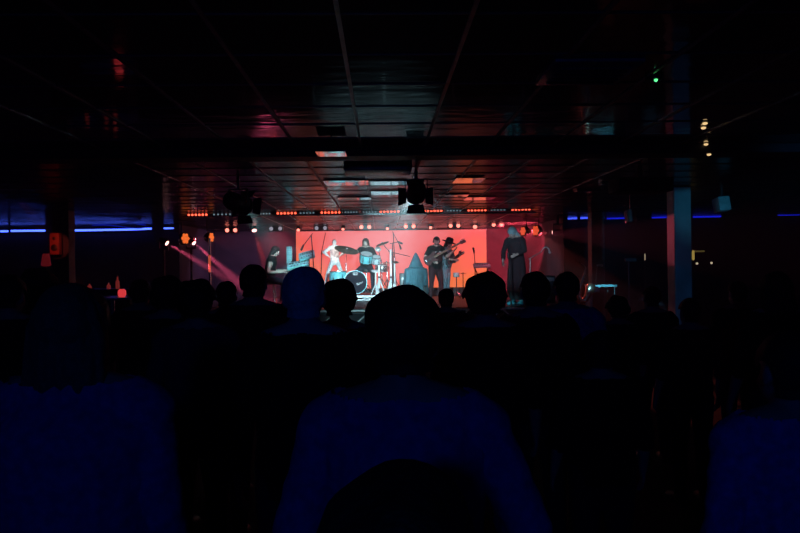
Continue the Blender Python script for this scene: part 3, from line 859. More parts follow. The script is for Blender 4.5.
crowd(8, 274, 4.0, 'dark-haired person at the far left edge behind the long-haired one', top=SHIRTBLK, hair='short')
crowd(485, 271, 3.5, 'person with thick curly dark hair right of the bass player', top=SHIRTBLK, hair='curly', hairm=HAIRD)
crowd(446, 288, 6.6, 'small dark head below the guitarist in the hat', top=SHIRTBLK, hair='short')
crowd(535, 271, 3.9, 'dark-haired person right below the cloaked singer', top=SHIRTBLK, hair='short')
crowd(566.5, 271.5, 4.6, 'person in a blue shirt standing left of the saxophone', top=SHIRTBLUE, hair='short', hairm=HAIRB, fat=1.1)
crowd(618, 295, 5.9, 'dark-haired person in black below the cyan shelf', top=SHIRTBLK, hair='curly')
crowd(600, 330, 3.3, 'person in black whose dark head hides the back of the blue shirt', top=SHIRTBLK, hair='full', fat=1.15)
crowd(652, 286, 6.0, 'dark-haired person in black left of the broad pillar', top=SHIRTBLK, hair='short')
crowd(690, 298, 4.95, 'dark-haired person hiding the foot of the broad pillar', top=SHIRTBLK, hair='short')
crowd(738, 281, 5.9, 'dark-haired person right of the broad pillar', top=SHIRTBLK, hair='short')
crowd(776, 272, 4.3, 'person in black with long dark hair near the right edge', top=SHIRTBLK, hair='long', hairm=HAIRD)

# ---- performers
def st(px, Y): return (at(px, 290, Y).x, Y, SZ)
# drummer
DY = 19.6
RZ = .14       # riser height
rx0, rx1 = ax(322, DY), ax(412, DY)
ris = thing('drum_riser', 'low drum riser with a bright cyan front edge', 'stage riser', ((rx0 + rx1) / 2, 19.75, SZ))
rw = rx1 - rx0
MB().box((0, 0, RZ - .025), (rw, 1.9, .05), bevel=.004).build('deck', BLACK, ris, False)
MB().box((0, -.965, RZ - .03), (rw, .03, .055), bevel=.004).build('front_edge', mat('bright_edge', (.75, .8, .82), .35), ris, False)
mb = MB(); n = 16
for i in range(n):
    x0 = -rw / 2 + rw * i / n; x1 = x0 + rw / n
    mb.tube([(x0, -.955, .015 if i % 2 else RZ - .065), (x1, -.955, RZ - .065 if i % 2 else .015)], .012, seg=6, dome=False)
mb.tube([(-rw / 2, -.955, .014), (rw / 2, -.955, .014)], .014, seg=8, dome=False)
mb.build('lattice', WHITEM, ris)
mb = MB()
for sx in (-1, 1):
    for sy in (-.9, .9): mb.box((sx * (rw / 2 - .06), sy, (RZ - .05) / 2), (.06, .06, RZ - .05))
mb.build('foot', BLACK, ris, False)
RT = SZ + RZ
# drum helpers
TURQ = mat('turquoise_shell', (.18, .62, .66), .3, var=.12, scale=4)
HEADM = mat('drum_skin', (.8, .82, .82), .5, var=.05)
BASSH = mat('black_bass_skin', (.016, .014, .024), .9, spec=.1)
CYMB = mat('bronze_cymbal', (.16, .13, .10), .55, .3)
CYMR = mat('bright_bronze_cymbal', (.5, .25, .18), .35, .8)
def drum(name, label, c, r, h, axis=(0, 0, 1), legs=None, group='drum kit', shell=TURQ, skin=HEADM):
    c = V(c); t = thing(name, label, 'drum', (c.x, c.y, RT if legs else c.z), 0, group)
    o = c - V((c.x, c.y, RT)) if legs else V((0, 0, 0))
    axis = V(axis).normalized()
    MB().lathe([(r * .97, -h / 2), (r, -h / 2 + .01), (r, h / 2 - .01), (r * .97, h / 2)], o, axis, 32).build('shell', shell, t)
    for sg in (-1, 1):
        MB().lathe([(r * 1.0, -.012), (r * 1.05, -.012), (r * 1.05, .012), (r * 1.0, .012)], o + axis * (sg * h / 2), axis, 32, True).build('hoop', CHROME if name != 'bass_drum' else TURQ, t)
        MB().lathe([(r * .2, .004), (r * .98, .004), (r * .98, -.004), (r * .2, -.004)], o + axis * (sg * (h / 2 + .004)), axis, 32).build('skin', skin, t)
    u = axis.orthogonal().normalized(); w = axis.cross(u)
    lg = None
    for k in range(6):
        a_ = k * PI / 3 + .3; q = o + (u * math.cos(a_) + w * math.sin(a_)) * (r + .012)
        MB().tube([q - axis * h * .3, q + axis * h * .3], .012, seg=8).build('lug', CHROME, t)
    if legs == 'floor':
        for k in range(3):
            a_ = k * 2 * PI / 3 + .5; x, y = (r + .02) * math.cos(a_), (r + .02) * math.sin(a_)
            MB().tube([(x, y, o.z + h * .1), (x, y, .08), (x * 1.1, y * 1.1, .015)], .012, seg=8).build('leg', CHROME, t)
    if legs == 'bass':
        for sx in (-1, 1):
            MB().tube([o + V((sx * r * .85, -h * .3, -r * .5)), V((sx * (r + .16), -h * .5, .015))], .013, seg=8).build('spur', CHROME, t)
    return t, o
ft = at(338, 270, 19.5)
_, _o = drum('floor_tom', 'turquoise floor tom left of the bass drum', (ft.x, 19.5, RT + .42), .235, .44, legs='floor')
rr_ = .31
bc = at(354.5, 279, 19.1)
bd, o_ = drum('bass_drum', 'bass drum with a black front skin and a small white mark', (bc.x, 19.25, RT + rr_ + .03), rr_, .42, axis=(.12, -1, .03), legs='bass', skin=BASSH)
axd = V((.12, -1, .03)).normalized(); ud = V((1, .12, 0)).normalized(); wd = V((0, 0, 1))
def mark(u, w, su, sw, rot=0):
    c = o_ + axd * (.42 / 2 + .012) + ud * u + wd * w
    Mx = Matrix((ud, -axd, wd)).transposed()
    return c, (su, .003, sw), Mx @ Matrix.Rotation(rot, 3, 'Y')
LOGO = mat('white_logo', (.85, .86, .86), .5, var=.02)
mb = MB()
mb.box(*mark(0, .205, .125, .014)); mb.box(*mark(-.055, .235, .014, .06)); mb.box(*mark(-.02, .235, .014, .06)); mb.box(*mark(.02, .235, .014, .06)); mb.box(*mark(.055, .235, .014, .06)); mb.box(*mark(-.037, .262, .05, .014)); mb.box(*mark(.037, .262, .05, .014))
mb.build('logo', LOGO, bd, False)
mb = MB()
pts = []
for k in range(15):
    u = k / 14
    c, _s, _m = mark(.03 + u * .16, -.055 + .028 * math.sin(u * 14) + .04 * u, 1, 1); pts.append(c)
mb.tube(pts, .006, seg=6); c1, _s, _m = mark(.04, -.07, 1, 1); c2, _s, _m = mark(.11, -.06, 1, 1); mb.tube([c1, c2], .009, seg=6)
mb.build('signature', LOGO, bd)
t1 = at(366, 258, 19.3)
drum('rack_tom', 'larger turquoise rack tom in front of the drummer', (t1.x, 19.35, t1.z), .165, .24, axis=(.15, -.45, 1))
t2 = at(376, 260, 19.45)
drum('rack_tom', 'smaller pale rack tom right of the turquoise one', (t2.x, 19.5, t2.z), .12, .18, axis=(.1, -.5, 1), shell=mat('pale_shell', (.6, .72, .76), .3))
t3 = at(382, 268, 19.6)
drum('snare_drum', 'chrome snare drum among the stands', (t3.x, 19.65, t3.z), .17, .15, axis=(0, -.2, 1), shell=CHROME)
def cymbal(name, label, c, r, tilt_axis, m, base_xy=None, boom=True, th=.004, dome=.22):
    c = V(c); bx, by = base_xy if base_xy else (c.x, c.y + .05)
    t = thing(name, label, 'cymbal', (bx, by, RT), 0, 'drum kit')
    o = c - V((bx, by, RT)); a_ = V(tilt_axis).normalized()
    MB().lathe([(.01, .035), (r * .1, .032), (r * .2, .022), (r * .6, .012), (r, 0), (r, -th), (r * .2, .014), (.01, .02)], o, a_, 36).build('disc', m, t)
    MB().lathe([(.012, .06), (.018, .05), (.018, .03), (.006, .025)], o, a_, 12).build('wing_nut', CHROME, t)
    zt_ = max(.5, o.z * .72)
    MB().tube([(0, 0, .22), (0, 0, zt_)], .017, seg=10).build('pole', CHROME, t)
    MB().tube([(0, 0, zt_), o], .012, seg=8).build('arm', CHROME, t)
    for k in range(3):
        q = k * 2 * PI / 3 + .6
        MB().tube([(0, 0, .42), (.26 * math.cos(q), .26 * math.sin(q), .015)], .012, seg=8).build('leg', CHROME, t)
    return t
c1 = at(346.5, 250, 18.7)
cymbal('ride_cymbal', 'big dark cymbal tilted toward the viewer, over the floor tom', c1, .33, (.25, -.33, 1), CYMB, (c1.x - .08, 19.95))
c2 = at(382.5, 243.8, 19.5)
cymbal('crash_cymbal', 'red-lit crash cymbal tilted up at the right of the drummer', c2, .19, (-.33, -.22, 1), CYMR, (c2.x + .34, 19.75))
c3 = at(389, 262, 19.6)
hh = cymbal('hi_hat', 'small hi-hat pair among bright chrome stands right of the toms', at(386.5, 263, 19.3), .14, (.0, -.1, 1), CYMR, (at(387, 263, 19.3).x, 19.3))
c4 = at(378, 249, 19.9)
cymbal('splash_cymbal', 'small bright cymbal just right of the drummer', c4, .085, (.1, -.9, .5), mat('pale_cymbal', (.8, .75, .7), .3, .3), (c4.x + .1, 20.1))
# bare chrome stands
for px, Y_, top_, lb in ((390.5, 18.86, 250, 'upright chrome stand right of the hi-hat, tallest'), (379, 18.95, 266, 'short chrome stand left of the tallest')):
    q = at(px, top_, Y_)
    t = thing('drum_stand', lb, 'stand', (q.x, Y_, RT), 0, 'chrome drum stands')
    MB().tube([(0, 0, .2), (0, 0, q.z - RT)], .026, seg=10).build('pole', WHITEM, t)
    MB().lathe([(.03, 0), (.035, .02), (.03, .05)], (0, 0, .45)).build('collar', BLACK, t)
    for k in range(3):
        a_ = k * 2 * PI / 3 + .2
        MB().tube([(0, 0, .45), (.16 * math.cos(a_), .16 * math.sin(a_), .015)], .018, seg=8).build('leg', WHITEM, t)
for px, Y_, top_, lb in ((375.5, 18.92, 271, 'shortest chrome stand, right beside the bass drum'), (394.5, 19.2, 262, 'chrome stand furthest right in the drum kit')):
    q = at(px, top_, Y_)
    t = thing('drum_stand', lb, 'stand', (q.x, Y_, RT), 0, 'chrome drum stands')
    MB().tube([(0, 0, .15), (0, 0, q.z - RT)], .022, seg=10).build('pole', WHITEM, t)
    MB().lathe([(.012, .03), (.09, .012), (.12, 0), (.12, -.006), (.01, .01)], (0, 0, q.z - RT), (.1, -.3, 1), 24).build('pad', CYMR if px > 380 else WHITEM, t)
    for k in range(3):
        a_ = k * 2 * PI / 3 + .7
        MB().tube([(0, 0, .3), (.13 * math.cos(a_), .13 * math.sin(a_), .015)], .014, seg=8).build('leg', WHITEM, t)
# throne
dx = at(366, 245, 20.3)
t = thing('drum_throne', 'round drum stool under the drummer', 'stool', (dx.x, 20.3, RT))
MB().lathe([(.16, .60), (.17, .63), (.17, .68), (.15, .70)]).build('seat', BLACK, t)
MB().tube([(0, 0, .1), (0, 0, .61)], .02, seg=10).build('post', CHROME, t)
for k in range(3):
    a_ = k * 2 * PI / 3 + PI / 2
    MB().tube([(0, 0, .28), (.24 * math.cos(a_), .24 * math.sin(a_), .012)], .012, seg=8).build('leg', CHROME, t)
person('drummer with dark hair and a black top seated behind the toms', (dx.x, 20.3, RT), R(180 - 8), H=1.75, pelvis=.80, lean=4, head=(8, 0), top=SHIRTBLK, sleeve=.5, hair='long', hairm=HAIRB, face=True,
       arms={1: ((.22, .26, 1.2), (.46, .40, 1.27), (0, 0, -1)), -1: ((-.3, .14, 1.06), (-.14, .4, 1.06), (0, 0, -1))},
       legs={1: ((.24, .40, .60), (.24, .5, .085)), -1: ((-.24, .40, .60), (-.26, .48, .085))}, voxel=.012, skin=SKINPALE)
# pale figure behind the floor tom
pf = at(335, 256, 20.55)
PALE = mat('pale_white_figure', (.88, .84, .8), .5, var=.04)
mh = at(335.5, 238.5, 20.55).z - RT
person('pale white human-shaped figure standing legs apart behind the floor tom', (pf.x, 20.45, RT), R(172), H=1.58 * 1.75 / 1.985, pelvis=1.2, lean=3, head=(5, 0), skin=PALE, top=PALE, sleeve=.9, trousers=PALE, shoes=None, hair='none', fat=.92,
       arms={1: ((.40, .05, 1.52), (.2, .12, 1.36)), -1: ((-.40, .05, 1.52), (-.2, .12, 1.36))},
       legs={1: ((.27, .06, .72), (.40, 0, .085)), -1: ((-.27, .06, .72), (-.40, 0, .085))}, voxel=.011)

# keyboard player
KY = 17.6
kp = at(268.5, 268, KY)
stool = thing('keyboard_stool', 'black stool under the keyboard player', 'stool', (kp.x, KY, SZ))
MB().box((0, 0, .52), (.36, .36, .06), bevel=.02).build('seat', BLACK, stool)
for sx in (-1, 1):
    for sy in (-1, 1): MB().tube([(sx * .12, sy * .12, .5), (sx * .17, sy * .17, .012)], .014, seg=8).build('leg', CHROME, stool)
person('keyboard player leaning right with bare pale arms, left of the screen', (kp.x, KY, SZ), R(-90), H=1.75, pelvis=.68, lean=12, head=(14, 8), skin=SKINPALE, top=SHIRTBLK, sleeve=.12, hair='long', hairm=HAIRD, face=True,
       arms={1: ((.24, .03, .80), (.22, .36, .80), (0, 0, -1)), -1: ((-.24, .12, .82), (-.2, .42, .84), (0, 0, -1))},
       legs={1: ((.16, .40, .53), (.17, .34, .085)), -1: ((-.16, .40, .53), (-.17, .34, .085))}, voxel=.012)
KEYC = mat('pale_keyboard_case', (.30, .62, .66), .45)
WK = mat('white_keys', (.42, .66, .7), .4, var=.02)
def keyboard(label, p0, p1, Y, dep, tilt, group='keyboards at the left of the stage', col=KEYC):
    a, b_ = at(*p0, Y), at(*p1, Y); L = (b_ - a).length; ang = math.atan2(b_.z - a.z, b_.x - a.x)
    M = Matrix.Rotation(-ang, 3, 'Y') @ Matrix.Rotation(tilt, 3, 'X')
    t = thing('keyboard', label, 'keyboard', (a + b_) / 2, 0, group, M=M)
    cs_ = MB().box((0, 0, 0), (L, dep, .08), bevel=.012).build('case', col, t)
    mb = MB(); n = 21
    for k in range(n): mb.box((-L * .42 + L * .84 * (k + .5) / n, dep * .18, .045), (L * .84 / n * .9, dep * .5, .02))
    mb.build('white_keys', WK, cs_, False)
    mb = MB()
    for k in range(n - 1):
        if k % 7 not in (2, 6): mb.box((-L * .42 + L * .84 * (k + 1) / n, dep * .08, .06), (L * .84 / n * .5, dep * .3, .016))
    mb.build('black_keys', BLACK, cs_, False)
    mb = MB()
    for k in range(5): mb.lathe([(.014, 0), (.012, .02)], (-L * .3 + k * L * .15, -dep * .36, .04), (0, 0, 1), 10)
    mb.build('knobs', BLACK, cs_)
    return t
k1 = keyboard('upper pale keyboard tilted on its stand left of the screen', (299, 257.8), (314.5, 253.6), KY, .3, R(30))
k2 = keyboard('lower pale keyboard in front of the seated player', (287.5, 267), (309, 262.8), KY - .05, .32, R(22))
kx = at(300, 265, KY).x
t = thing('keyboard_stand', 'black two-tier stand carrying the pale keyboards', 'stand', (kx, KY + .12, SZ))
z1, z2 = k1.location.z - SZ, k2.location.z - SZ
for sx in (-1, 1):
    MB().tube([(sx * .2, -.22, .015), (sx * .2, .22, .015)], .018, seg=8).build('foot', BLACK, t)
    MB().tube([(sx * .2, .12, .015), (sx * .2, .12, z1 - .05 + sx * .03)], .018, seg=8).build('upright', BLACK, t)
    MB().tube([(sx * .2, .12, z1 - .06 + sx * .03), (sx * .2, -.2, z1 - .12 + sx * .03)], .014, seg=8).build('arm', BLACK, t)
    MB().tube([(sx * .2, .12, z2 - .06), (sx * .2, -.25, z2 - .09)], .014, seg=8).build('arm', BLACK, t)
# column speaker beside keyboards
cs = at(289.5, 256, 18.5)
t = thing('column_speaker', 'slim pale cyan-lit column speaker left of the keyboards', 'speaker', (cs.x, 18.5, SZ))
hz = cs.z - SZ
MB().box((0, 0, hz), (.14, .12, .5), bevel=.012).build('cabinet', KEYC, t)
mb = MB()
for k in range(9): mb.box((0, -.062, hz - .2 + k * .05), (.11, .006, .02))
mb.build('grille', mat('grey_grille', (.2, .36, .4), .5), t, False)
MB().tube([(0, 0, .02), (0, 0, hz - .24)], .02, seg=10).build('pole', BLACK, t)
MB().lathe([(.2, 0), (.2, .02), (.03, .03)]).build('base', BLACK, t)

# mic stands
def mic_stand(label, base_px, Y, joint, end, base_z=SZ, mic=True, m=BLACK, other=None):
    j = at(*joint, Y); e = at(*end, Y); bx = at(base_px, 285, Y).x
    t = thing('microphone_stand', label, 'microphone stand', (bx, Y, base_z), 0, 'boom microphone stands on the stage')
    o = V((bx, Y, base_z))
    MB().tube([(0, 0, .05), j - o], .013, seg=8).build('pole', m, t)
    d = (e - j)
    back = j - d * .25 if other is None else at(*other, Y)
    MB().tube([back - o, e - o], .010, seg=8).build('boom', m, t)
    for k in range(3):
        a_ = k * 2 * PI / 3 + .4
        MB().tube([(0, 0, .14), (.28 * math.cos(a_), .28 * math.sin(a_), .012)], .011, seg=8).build('leg', m, t)
    if mic:
        dn = d.normalized(); dn = (dn + V((0, 0, -.6))).normalized()
        mm = MB().tube([e - o - dn * .02, e - o + dn * .10], [.022, .028], seg=10).build('microphone', BLACK, t)
    return t
mic_stand('boom microphone stand standing before the left edge of the screen', 316, 17.3, (311.3, 236), (303, 246), other=(312.5, 233.5))
mic_stand('boom stand with its arm high over the left part of the screen', 320, 20.85, (322, 250), (325.5, 233), mic=False)
mic_stand('boom microphone stand right of the drum kit', 392.6, 18.42, (392.4, 243.2), (398.3, 242), other=(390, 243.6))
t = mic_stand('boom microphone hanging high between the drummer and the hooded figure', 396.5, 20.3, (393.2, 233), (399.8, 245.5), other=(392.5, 231.6), base_z=RT)
mic_stand('long low boom reaching right from the drum kit toward the hooded figure', 394, 19.15, (393, 252.5), (410, 256.5), mic=False, base_z=RT)

# hooded figure
HY = 17.4
hp_ = at(416, 270, HY)
t = thing('seat_box', 'black box seat under the hooded figure', 'box', (hp_.x, HY, SZ))
MB().box((0, 0, .2), (.5, .4, .4), bevel=.01).build('body', BLACK, t); MB().box((0, 0, .415), (.52, .42, .03), bevel=.01).build('lid', BLACKMATT, t)
hood, HJ = person('person wrapped in a teal cloak with a pointed hood, seated in front of the screen', (hp_.x, HY, SZ), 0, H=1.55, pelvis=.47, lean=0, top=SHIRTBLK, hair='short', arms={1: ((.25, .1, .78), (.15, .34, .68)), -1: ((-.25, .1, .78), (-.15, .34, .68))},
       legs={1: ((.13, .42, .5), (.14, .42, .085)), -1: ((-.13, .42, .5), (-.14, .42, .085))}, voxel=.013)
ztop = at(415, 252.3, HY).z - SZ
mb = MB()
mb.tube([(0, 0, ztop - .03), (0, -.0, ztop - .1), (0, -.01, ztop - .21), (0, -.01, ztop - .31), (0, -.01, ztop - .37), (0, -.01, ztop - .40)],
        [(.03, .03), (.07, .07), (.115, .115), (.16, .15), (.185, .16), (.14, .12)], seg=24)
hd = remeshed(mb, 'hood', TEALCL, hood, .014, 2)
mb = MB()
zs = ztop - .38
mb.tube([(0, 0, zs), (0, 0, zs - .03), (0, 0, zs - .16), (0, .02, zs - .35), (0, .03, zs - .62)],
        [(.19, .12), (.28, .16), (.30, .19), (.295, .25), (.30, .30)], seg=28)
ck = remeshed(mb, 'cloak', TEALCL, hood, .016, 1)
for v in ck.data.vertices:
    a_ = math.atan2(v.co.y, v.co.x); v.co += v.normal * .014 * math.sin(a_ * 11 + 2 * noise.noise(v.co * 5)) * min(1, max(0, (zs - v.co.z) / .3))
# floor monitor speaker left of the hooded figure
sp_ = at(402.5, 274, 18.75)
t = thing('monitor_speaker', 'dark upright speaker cabinet between the drum kit and the hooded figure', 'speaker', (sp_.x, 18.75, SZ))
MB().box((0, 0, .36), (.16, .4, .72), bevel=.015).build('cabinet', BLACK, t)
MB().lathe([(.01, .0), (.05, .0), (.06, .012)], (0, -.2, .3), (0, -1, 0), 20).build('woofer', BLACKMATT, t)
MB().lathe([(.005, .0), (.02, .0), (.025, .01)], (0, -.2, .58), (0, -1, 0), 16).build('tweeter', STEEL, t)

# bass player
BY = 18.3
bp = st(435.5, BY)
zt_ = at(432.5, 234.5, BY).z - SZ
bass_man, BJ = person('bass player in a dark beanie and black printed T-shirt, facing the crowd', bp, R(180 + 28), H=zt_ / 1.0 * .985, fat=1.15, lean=5, head=(14, -18), skin=SKINPALE, top=SHIRTBLK, sleeve=.42, trousers=mat('dark_red_trousers', (.06, .018, .025), .9), hair='cap', hairm=BLACKMATT, face=True,
       arms={1: ((.33, .02, 1.17), (.19, .20, 1.06), (-1, 0, -.3)), -1: ((-.30, .14, 1.18), (-.38, .34, 1.33), (.3, -.3, .6))},
       legs={1: ((.14, .03, .49), (.16, -.01, .085)), -1: ((-.14, .05, .49), (-.17, .0, .085))}, voxel=.011)
mb = MB()
MB_ = Matrix.Translation(BJ['T']((0.02, .15, 1.27)))
mb.tube([BJ['T']((-.08, .138, 1.30)), BJ['T']((-.03, .142, 1.33)), BJ['T']((.03, .142, 1.28)), BJ['T']((.08, .138, 1.31))], .022, seg=6)
mb.tube([BJ['T']((-.05, .142, 1.25)), BJ['T']((.05, .142, 1.24))], .018, seg=6)
mb.build('shirt_print', mat('pale_print', (.5, .6, .6), .8), bass_man)

def guitar(label, p0, p1, Y0, Y1, body_col, bodyL=.42, headL=.16, cat='guitar', name='bass_guitar', tilt=R(78), strings=4):
    a, b_ = at(*p0, Y0), at(*p1, Y1)      # body end and head end
    X = (b_ - a).normalized(); L = (b_ - a).length
    up = V((0, 0, 1)); Zf = X.cross(up).normalized()  # toward viewer
    if Zf.y > 0: Zf = -Zf
    Yv = Zf.cross(X)
    M = Matrix((X, Yv, Zf)).transposed()
    t = thing(name, label, cat, a, 0, None, M=M)
    bl = bodyL
    outl = [(0, .05), (.0, -.05), (.04, -.14), (.12, -.165), (.19, -.125), (.26, -.105), (.34, -.15), (.40, -.16), (.43, -.13), (.38, -.07), (.38, .06), (.46, .12), (.45, .16), (.38, .165), (.28, .12), (.2, .125), (.12, .165), (.04, .14)]
    s_ = bl / .43
    MB().prism([(x * s_, y * s_) for x, y in outl], .042, Matrix.Identity(3)).build('body', body_col, t, False)
    MB().box(((bl * .82 + L - headL) / 2, 0, .028), (L - headL - bl * .82, .05, .024), bevel=.006).build('neck', mat('maple_neck', (.32, .2, .12), .5), t)
    MB().prism([(L - headL, -.025), (L - headL + .03, -.05), (L - .01, -.055), (L, -.02), (L - .02, .03), (L - headL + .02, .035), (L - headL, .025)], .018, Matrix.Identity(3)).build('headstock', body_col, t, False).location = (0, 0, .022)
    for k in range(strings): MB().lathe([(.012, 0), (.012, .02), (.006, .03)], (L - headL + .035 + k * .1 / (strings - 1), .035, .022), (0, 1, 0), 8).build('tuner', CHROME, t)
    MB().box((bl * .42, 0, .028), (.05, .09, .018), bevel=.004).build('pickup', BLACK, t)
    MB().box((bl * .16, 0, .028), (.04, .08, .02), bevel=.004).build('bridge', CHROME, t)
    mb = MB()
    for k in range(strings): y = -.018 + .036 * k / (strings - 1); mb.tube([(bl * .16, y, .044), (L - headL + .04, y, .044)], .0013, seg=5, dome=False)
    mb.build('strings', STEEL, t)
    return t
bg = guitar('dark bass guitar slanting up to the right in front of the two guitarists', (424.5, 262.5), (465.5, 240), BY - .27, BY - .42, mat('dark_red_lacquer', (.10, .02, .02), .6), bodyL=.35)
# strap
mb = MB(); Mi = (Matrix.Translation(bg.location) @ bg.rotation_euler.to_matrix().to_4x4()).inverted()
Mp_ = Matrix.Translation(bass_man.location) @ bass_man.rotation_euler.to_matrix().to_4x4()
pts = [Mi @ (Mp_ @ BJ['T'](q)) for q in ((.21, .17, 1.02), (.16, .2, 1.2), (.02, .185, 1.36), (-.09, .12, 1.49), (-.13, -.02, 1.51), (-.1, -.14, 1.42), (.1, -.165, 1.2), (.22, -.12, 1.06), (.245, .05, 1.0))]
mb.tube(pts, [(.025, .006)] * len(pts), seg=8); mb.build('strap', BLACKMATT, bg)

# guitarist with hat, turned right
GY = 18.95
gp = st(446, GY)
gz = at(446, 238, GY).z - SZ
gm, GJ = person('guitarist in a dark wide-brimmed hat and faded blue clothes, beside the bass player', gp, R(180 + 60), H=gz, fat=1.15, lean=5, head=(18, 5), skin=SKINPALE, top=GREYDEN, sleeve=.55, trousers=GREYDEN, hair='long', hairm=HAIRD, face=True,
       arms={1: ((.28, .08, 1.16), (.10, .32, 1.12), (-1, 0, 0)), -1: ((-.28, .16, 1.15), (-.22, .40, 1.28), (1, 0, 0))}, voxel=.012)
mb = MB()
hc_ = GJ['Hp']((0, -.005, .055)); axh = GJ['Rh'] @ V((0, -.05, 1))
MB().lathe([(.085, 0), (.2, -.012), (.205, -.006), (.2, .0), (.1, .014)], hc_, axh, 28).build('hat_brim', BLACKMATT, gm)
hc2 = MB().lathe([(.102, .0), (.104, .05), (.095, .1), (.06, .125), (.01, .118)], hc_, axh, 24).build('hat_crown', BLACKMATT, gm)
MB().lathe([(.104, .008), (.107, .01), (.107, .032), (.104, .034)], hc_, axh, 24, True).build('hat_band', TEALCL, hc2)
guitar('dark electric guitar held by the guitarist in the hat', (446.5, 264), (461, 252), GY - .32, GY + .12, mat('teal_lacquer', (.07, .13, .14), .3), bodyL=.38, headL=.14, name='electric_guitar', strings=6)

# small keyboard at right with a microphone
q = at(482, 265.6, 18.2)
k3 = keyboard('small grey keyboard on a stand at the right edge of the screen', (473.5, 265.9), (490, 265.4), 18.2, .26, R(10), group=None, col=mat('grey_case', (.35, .4, .45), .4))
t = thing('keyboard_stand', 'thin black stand under the small grey keyboard', 'stand', (k3.location.x, 18.25, SZ))
z1 = k3.location.z - SZ - .06
for sx in (-1, 1):
    MB().tube([(-sx * .18, 0, .015), (sx * .18, 0, z1)], .016, seg=8).build('strut', BLACK, t)
    MB().tube([(sx * .18, -.16, z1), (sx * .18, .14, z1 + .0)], .014, seg=8).build('rest', BLACK, t)
    MB().tube([(sx * .18, -.18, .014), (sx * .18, .18, .014)], .014, seg=8).build('foot', BLACK, t)
mic_stand('short microphone stand at the small grey keyboard', 475.5, 18.6, (474.8, 262), (474, 252), other=(475.3, 266))
t = thing('small_cymbal', 'small cymbal on a thin stand right of the guitarist in the hat', 'cymbal', (at(463, 275, 19.2).x, 19.2, SZ))
zc = at(463, 273.5, 19.2).z - SZ
MB().lathe([(.01, .02), (.1, 0), (.1, -.004), (.01, .01)], (0, 0, zc), (0, 0, 1), 24).build('disc', CYMB, t)
MB().tube([(0, 0, .015), (0, 0, zc + .02)], .012, seg=8).build('pole', BLACK, t)
for k in range(3): MB().tube([(0, 0, .2), (.2 * math.cos(k * 2.1), .2 * math.sin(k * 2.1), .012)], .01, seg=8).build('leg', BLACK, t)
for px, lb in ((456.5, 'small bright tom on a stand beside the hat guitarist'),):
    q = at(px, 275, 18.9)
    t = thing('stand_tom', lb, 'drum', (q.x, 18.95, SZ)); zz = q.z - SZ
    MB().lathe([(.07, zz - .06), (.085, zz - .05), (.085, zz + .06), (.08, zz + .065), (.02, zz + .062)]).build('shell', HEADM, t)
    MB().tube([(0, 0, .1), (0, 0, zz - .05)], .014, seg=8).build('pole', CHROME, t)
    for k in range(3): MB().tube([(0, 0, .2), (.18 * math.cos(k * 2.1), .18 * math.sin(k * 2.1), .012)], .01, seg=8).build('leg', CHROME, t)

# singer in long coat
LYY = 15.75
sg = st(517, LYY)
COATM = mat('plum_grey_coat', (.042, .024, .03), .95, scale=20)
sz_ = at(513, 227.5, LYY).z - SZ
singer, SJ = person('singer with bowed grey-haired head and long dark coat at the right of the stage', sg, R(180 - 40), H=sz_ * 1.045, lean=9, head=(38, 0), skin=SKINPALE, top=COATM, sleeve=.95, trousers=COATM, hair='long', hairm=mat('teal_grey_hair', (.5, .72, .75), .75, scale=60, bump=.4), face=True,
       arms={1: ((.26, .10, 1.17), (.22, .20, .95)), -1: ((-.25, .1, 1.17), (-.16, .3, 1.08))}, voxel=.011, shoes=mat('teal_boot', (.14, .42, .5), .5))
mb = MB()
mb.tube([SJ['T']((0, 0, 1.03)), SJ['T']((0, .0, .9)), (0, .0, .7), (0, -.01, .42), (0, -.02, .3)], [(.19, .15), (.20, .165), (.215, .18), (.23, .2), (.235, .21)], seg=26)
ck = remeshed(mb, 'coat_skirt', COATM, singer, .015, 1)
for v in ck.data.vertices:
    a_ = math.atan2(v.co.y, v.co.x); v.co += v.normal * .012 * math.sin(a_ * 9) * min(1, max(0, (1.0 - v.co.z) / .4))
mic_stand('straight stand under the bowed singer on the right', 511, 15.2, (509.3, 262), (509, 258), other=(509.6, 266))
# goose neck and boom at the right
t = mic_stand('boom microphone stand with a curled pale tip, right of the bowed singer', 530, 16.2, (530.2, 258), (541, 252), other=(528.5, 259.2), mic=False, m=mat('red_lit_steel', (.45, .4, .4), .35, .5))
pts = [at(541, 252, 16.2), at(542.5, 249.5, 16.2), at(544.5, 247.4, 16.2), at(547, 247.3, 16.2), at(549, 249.5, 16.2), at(549.8, 252.5, 16.2)]
MB().tube([p_ - t.location for p_ in pts], [.012, .013, .014, .015, .02, .028], seg=10).build('microphone', WHITEM, t)
t = thing('stage_amplifier', 'dark amplifier with a faint cyan face right of the cloaked singer', 'amplifier', (at(545, 270, 16.6).x, 16.6, SZ))
MB().box((0, 0, .32), (.42, .3, .64), bevel=.02).build('cabinet', BLACK, t)
MB().box((0, -.152, .27), (.36, .01, .42)).build('grille', mat('blue_grey_cloth', (.05, .09, .1), .8), t, False)
MB().box((0, -.152, .55), (.36, .012, .09)).build('panel', STEEL, t, False)

